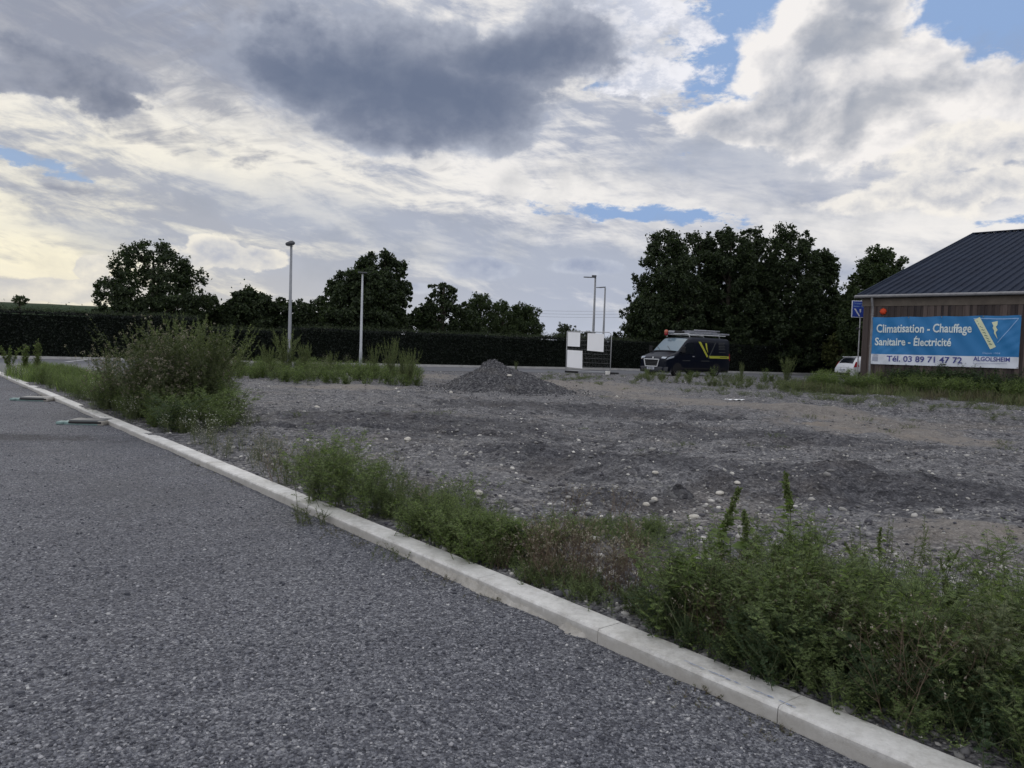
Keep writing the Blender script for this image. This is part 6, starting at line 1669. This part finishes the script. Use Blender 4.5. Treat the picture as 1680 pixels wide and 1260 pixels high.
plant('tall_weed', 'upright weed behind the kerbside bush with thin pale tips', 'wispy', 575, 800, .60, 526)
plant('sprig', 'sparse sprig hanging over the kerb onto the parking surface', 'fine', 487, 852, .17, 527, scale=(1.6, 1.3, 1), leafm=G3, p=kp(s_of(487, 852), -.10, 0.0))
plant('sprig', 'small low sprig rooted at the kerb foot in front of the green mound', 'mat', 620, 900, .08, 528, leafm=G3, p=kp(s_of(640, 905), -.07, 0.0))
plant('dry_stalks', 'brownish thin weed at the kerb left of the dark bush', 'dry', 458, 795, .44, 529, cat='dry weed')
mass('kerbside_weeds', kerb_spots(s4, s_of(440, 790), .18, .8, 34, (.5, 1.1), rgp), protos('fine', .36, 5, 530), STG, G1, 11)
mass('thin_weeds', kerb_spots(s_of(470, 800), s_of(330, 740), .2, 1.2, 44, (.5, 1.1), rgp), protos('wispy', .36, 4, 540) + protos('dry', .30, 2, 545), STG, G3, 12)

# --- the big seeding bush on the left with its feathery neighbour
GH = leaf_mat('dull seed heads', (.095, .086, .068), (.155, .138, .112), (.30, .27, .235), .2)
plant('seeding_bush', 'large brown seeding bush with pale fluffy heads, left foreground beside the kerb', 'seedy', 262, 680, 1.72, 600, headm=GH, cat='bush')
plant('seeding_bush', 'smaller brown seeding bush leaning left at the foot of the large one', 'seedy', 205, 672, 1.20, 601, headm=GH, cat='bush')
plant('seeding_bush', 'brown seeding bush filling the right side of the large one', 'seedy', 322, 684, 1.25, 602, headm=GH, cat='bush')
plant('mugwort', 'broad olive plant at the right shoulder of the seeding bush', 'plume', 335, 682, 1.55, 612, cat='tall plant', scale=(1.3, 1.3, 1), leafm=GO)
plant('seeding_bush', 'low brown green bush in front of the large seeding bush', 'seedy', 262, 694, 1.05, 607, headm=GH, cat='bush')
plant('mugwort', 'feathery plant leaning left out of the brown seeding bush', 'plume', 232, 672, 1.45, 608, cat='tall plant', scale=(1.1, 1.1, 1), leafm=GO)
plant('mugwort', 'dense olive plant in the core of the seeding bush', 'plume', 285, 682, 1.45, 609, cat='tall plant', scale=(1.2, 1.2, 1), leafm=GO)
plant('mugwort', 'tall feathery grey green plant fanning out above the brown seeding bush', 'plume', 300, 668, 1.95, 603, cat='tall plant', scale=(.9, .9, 1))
plant('mugwort', 'feathery grey green plant leaning right beside the brown seeding bush', 'plume', 345, 672, 1.70, 604, cat='tall plant', scale=(1.3, 1.3, 1))
plant('green_bush', 'soft rounded green bush at the right foot of the seeding bush', 'bushy', 372, 700, .72, 605, cat='bush', leafm=G1, scale=(1.3, 1.3, 1))
plant('green_bush', 'soft green growth in front of the seeding bush near the kerb', 'bushy', 285, 708, .62, 606, cat='bush', leafm=G5, scale=(1.3, 1.3, 1))
mass('green_skirt', spots_poly([(150, 668), (250, 700), (330, 722), (400, 704), (396, 682), (330, 664), (180, 652)], 100, rgp, (.35, 1.25)), protos('bushy', .62, 5, 610), STG, G1, 13)
mass('green_fringe', spots_poly([(120, 660), (250, 715), (340, 752), (400, 740), (410, 700), (300, 690), (160, 650)], 60, rgp, (.5, 1.0)), protos('wispy', .50, 4, 620), STG, G3, 14, headm=G8)
plant('narrow_shrub', 'narrow upright green shoot just left of the seeding bush', 'plume', 181, 655, 1.15, 630, scale=(.45, .45, 1))
mass('verge_weeds', spots_poly([(40, 622), (150, 668), (240, 690), (200, 648), (130, 622), (60, 610)], 150, rgp, (.3, 1.2)), protos('fine', .46, 5, 640), STG, G1, 15)
mass('verge_grass', spots_poly([(20, 618), (60, 630), (150, 650), (170, 625), (70, 608)], 90, rgp, (.6, 1.1)), [grass_clump(np.random.default_rng(650 + i), .45, 90, .16, .014) for i in range(4)], STG, G1, 16)
mass('white_flowers', spots_poly([(-10, 617), (10, 624), (46, 628), (44, 619), (10, 612)], 26, rgp, (.7, 1.1)), protos('wispy', .38, 4, 660), STG, G3, 17, headm=G8)
M_SAP = G1
for (px, py, h, lab, sd, sc_) in [(60.5, 618, 1.28, 'upright leafy sapling on a bare dark stem near the left edge, right one of three', 670, .42), (41, 617, .98, 'rounded leafy sapling near the left edge, middle one of three', 671, .6), (16, 614, .95, 'wispy leaning sapling closest to the left edge', 672, .55)]:
    rg = np.random.default_rng(sd); q = gp(px, py); root = thing('sapling', lab, 'sapling', q, 0, 'saplings on the left verge')
    r_ = herb(rg, h, 4, .03, .10 if sd < 672 else .5, 16, .24, L_OVAL, .11, .6, 60, 16, .36, .1, r0=.011, hv=.2)
    add_parts(root, r_, STB, G1); root.scale = (sc_ * 1.5, sc_ * 1.5, 1)

# --- far weed bands
band = [(352, 622), (480, 629), (600, 632), (684, 634), (690, 618), (600, 610), (470, 606), (370, 606)]
mass('weed_bed', spots_poly(band, 330, rgp, (.45, 1.35)), protos('fbushy', .40, 5, 700) + protos('ffine', .55, 3, 705), STG, G1, 18)
mass('weed_bed_wisps', spots_poly(band, 80, rgp, (.6, 1.5)), protos('wispy', .6, 3, 710), STG, G3, 19)
for (px, py, h, lab, sd, w_) in [(470, 616, 1.75, 'tall feathery weed hiding the foot of the tall left street lamp', 720, 1.1), (500, 616, 1.35, 'feathery weed right of the foot of the tall left street lamp', 721, 1.0), (440, 616, 1.3, 'feathery weed left of the foot of the tall left street lamp', 722, 1.0),
                             (544, 617, 1.05, 'short thin plume midway between the lamp and the plain pole', 723, .6), (612, 620, 1.35, 'thin dark plume just right of the plain pole', 724, .5), (641, 624, 1.55, 'tallest feathery weed at the right end of the weed bed', 725, .7), (662, 626, 1.15, 'feathery weed at the right end of the weed bed, second from the end', 726, .8), (672, 628, 1.3, 'upright feathery weed closing the right end of the weed bed', 727, .7)]:
    plant('mugwort', lab, 'plume', px, py, h, sd, scale=(w_, w_, 1), cat='tall plant', group='feathery weeds in the far bed')
mass('roadside_weeds', spots_poly([(1045, 629), (1200, 636), (1420, 652), (1425, 640), (1330, 630), (1210, 622), (1050, 618)], 170, rgp, (.4, 1.2)), protos('fbushy', .42, 4, 730), STG, G3, 20)
mass('thin_verge', spots_poly([(1100, 640), (1300, 655), (1680, 700), (1690, 670), (1400, 640), (1150, 628)], 150, rgp, (.4, 1.1)), protos('mat', .22, 4, 735), STG, G3, 21)
mass('sparse_grass', spots_poly([(880, 625), (1040, 640), (1060, 622), (900, 612)], 60, rgp, (.4, 1.0)), protos('mat', .18, 3, 736), STG, G3, 22)
for (px, py, h, lab, sd, w_, k) in [(1171, 624, .75, 'weed standing in front of the rear wheel of the van', 740, .8, 'fine'), (1133, 627, .6, 'low weed in front of the side of the van', 741, .9, 'fine'), (1216, 627, 1.05, 'yellowish upright weed just right of the van', 742, .5, 'plume'), (1290, 632, 1.5, 'feathery tall weed beside the road midway between van and building', 743, .8, 'plume'),
                                    (1256, 630, .8, 'short weed left of the feathery roadside weed', 744, .8, 'fine'), (1060, 622, .55, 'low weed in front of the nose of the van', 745, .8, 'fine'), (1350, 640, .75, 'round leafy weed in front of the white car', 746, 1.2, 'bushy'), (1385, 645, .85, 'dark leafy weed at the left corner of the timber building', 747, 1.2, 'bushy'), (846, 607, .6, 'tiny thin weed by the road just right of the gravel heap', 748, .6, 'plume')]:
    plant('roadside_weed', lab, k, px, py, h, sd, scale=(w_, w_, 1), group='weeds along the far roadside')
def wall_spots(u0, u1, v0, v1, n, hs):
    o_ = []
    for _ in range(n):
        u, v = rgp.uniform(u0, u1), rgp.uniform(v0, v1); p = BA + bu * u - bn * v; o_.append((p.x, p.y, float(gz(p.x, p.y)), rgp.uniform(*hs)))
    return o_
mass('wall_weeds', wall_spots(-1.5, 8, .3, 2.8, 220, (.3, 1.35)), protos('ffine', .78, 5, 750) + protos('fbushy', .6, 3, 755), STG, G1, 23)
mass('dry_grass', wall_spots(-1, 8, 1.2, 4.6, 90, (.4, 1.2)), [grass_clump(np.random.default_rng(765 + i), .45, 50, .2, .010) for i in range(3)], STB, G4, 40)
mass('wall_grass', wall_spots(-1, 8, 1.8, 4.2, 90, (.3, 1.2)), [grass_clump(np.random.default_rng(760 + i), .42, 60, .2, .014) for i in range(4)], STG, G3, 24)
mass('wall_dark_weeds', wall_spots(1.5, 7.5, .25, 1.4, 80, (.6, 1.25)), protos('fbushy', 1.0, 4, 770), STG, G5, 25)
for (u, v, h, lab, sd, w_) in [(3.3, .45, 1.5, 'dark bushy weed reaching up over the telephone number on the banner', 780, .8), (2.3, .5, 1.2, 'dark bushy weed below the left part of the banner', 781, .8), (1.2, 1.0, 1.1, 'yellow green plume of weed near the downpipe', 782, .6), (4.3, .6, 1.35, 'dark weed below the right part of the banner', 783, .8), (5.3, 1.0, 1.1, 'yellow green weed under the right end of the banner', 784, .6)]:
    p = BA + bu * u - bn * v; p = Vector((p.x, p.y, float(gz(p.x, p.y))))
    plant('wall_weed', lab, 'plume' if 'plume' in lab or 'yellow' in lab else 'fine', 0, 0, h, sd, p=p, scale=(w_, w_, 1), leafm=G2 if 'yellow' in lab else G5, group='tall weeds against the timber wall')
# seedlings thinly spread over the open lot
sp_l = []
for _ in range(900):
    r_, a = 4.5 * (30 / 4.5) ** rgp.random(), rgp.uniform(-30, 42) * math.pi / 180; x, y = r_ * math.sin(a), r_ * math.cos(a)
    if st(x, y)[1] > .4 and float(vnoise(x, y, .5, 50)) + .5 * float(vnoise(x, y, 2, 51)) > .30: sp_l.append((x, y, float(gz(x, y)), rgp.uniform(.4, 1.1)))
mass('lot_seedlings', sp_l, protos('mat', .10, 4, 800), STG, G3, 26)
# tufts along the parking side of the kerb
sp_k = [(*kp(s_, -rgp.uniform(.0, .05), 0.0)[:2], -.01, rgp.uniform(.4, 1.1)) for s_ in rgp.uniform(.0, 26, 120) if vnoise(s_, 0, 1.2, 60) > .08]
mass('kerb_foot_moss', sp_k, protos('mat', .05, 4, 820), STB, G3, 27)
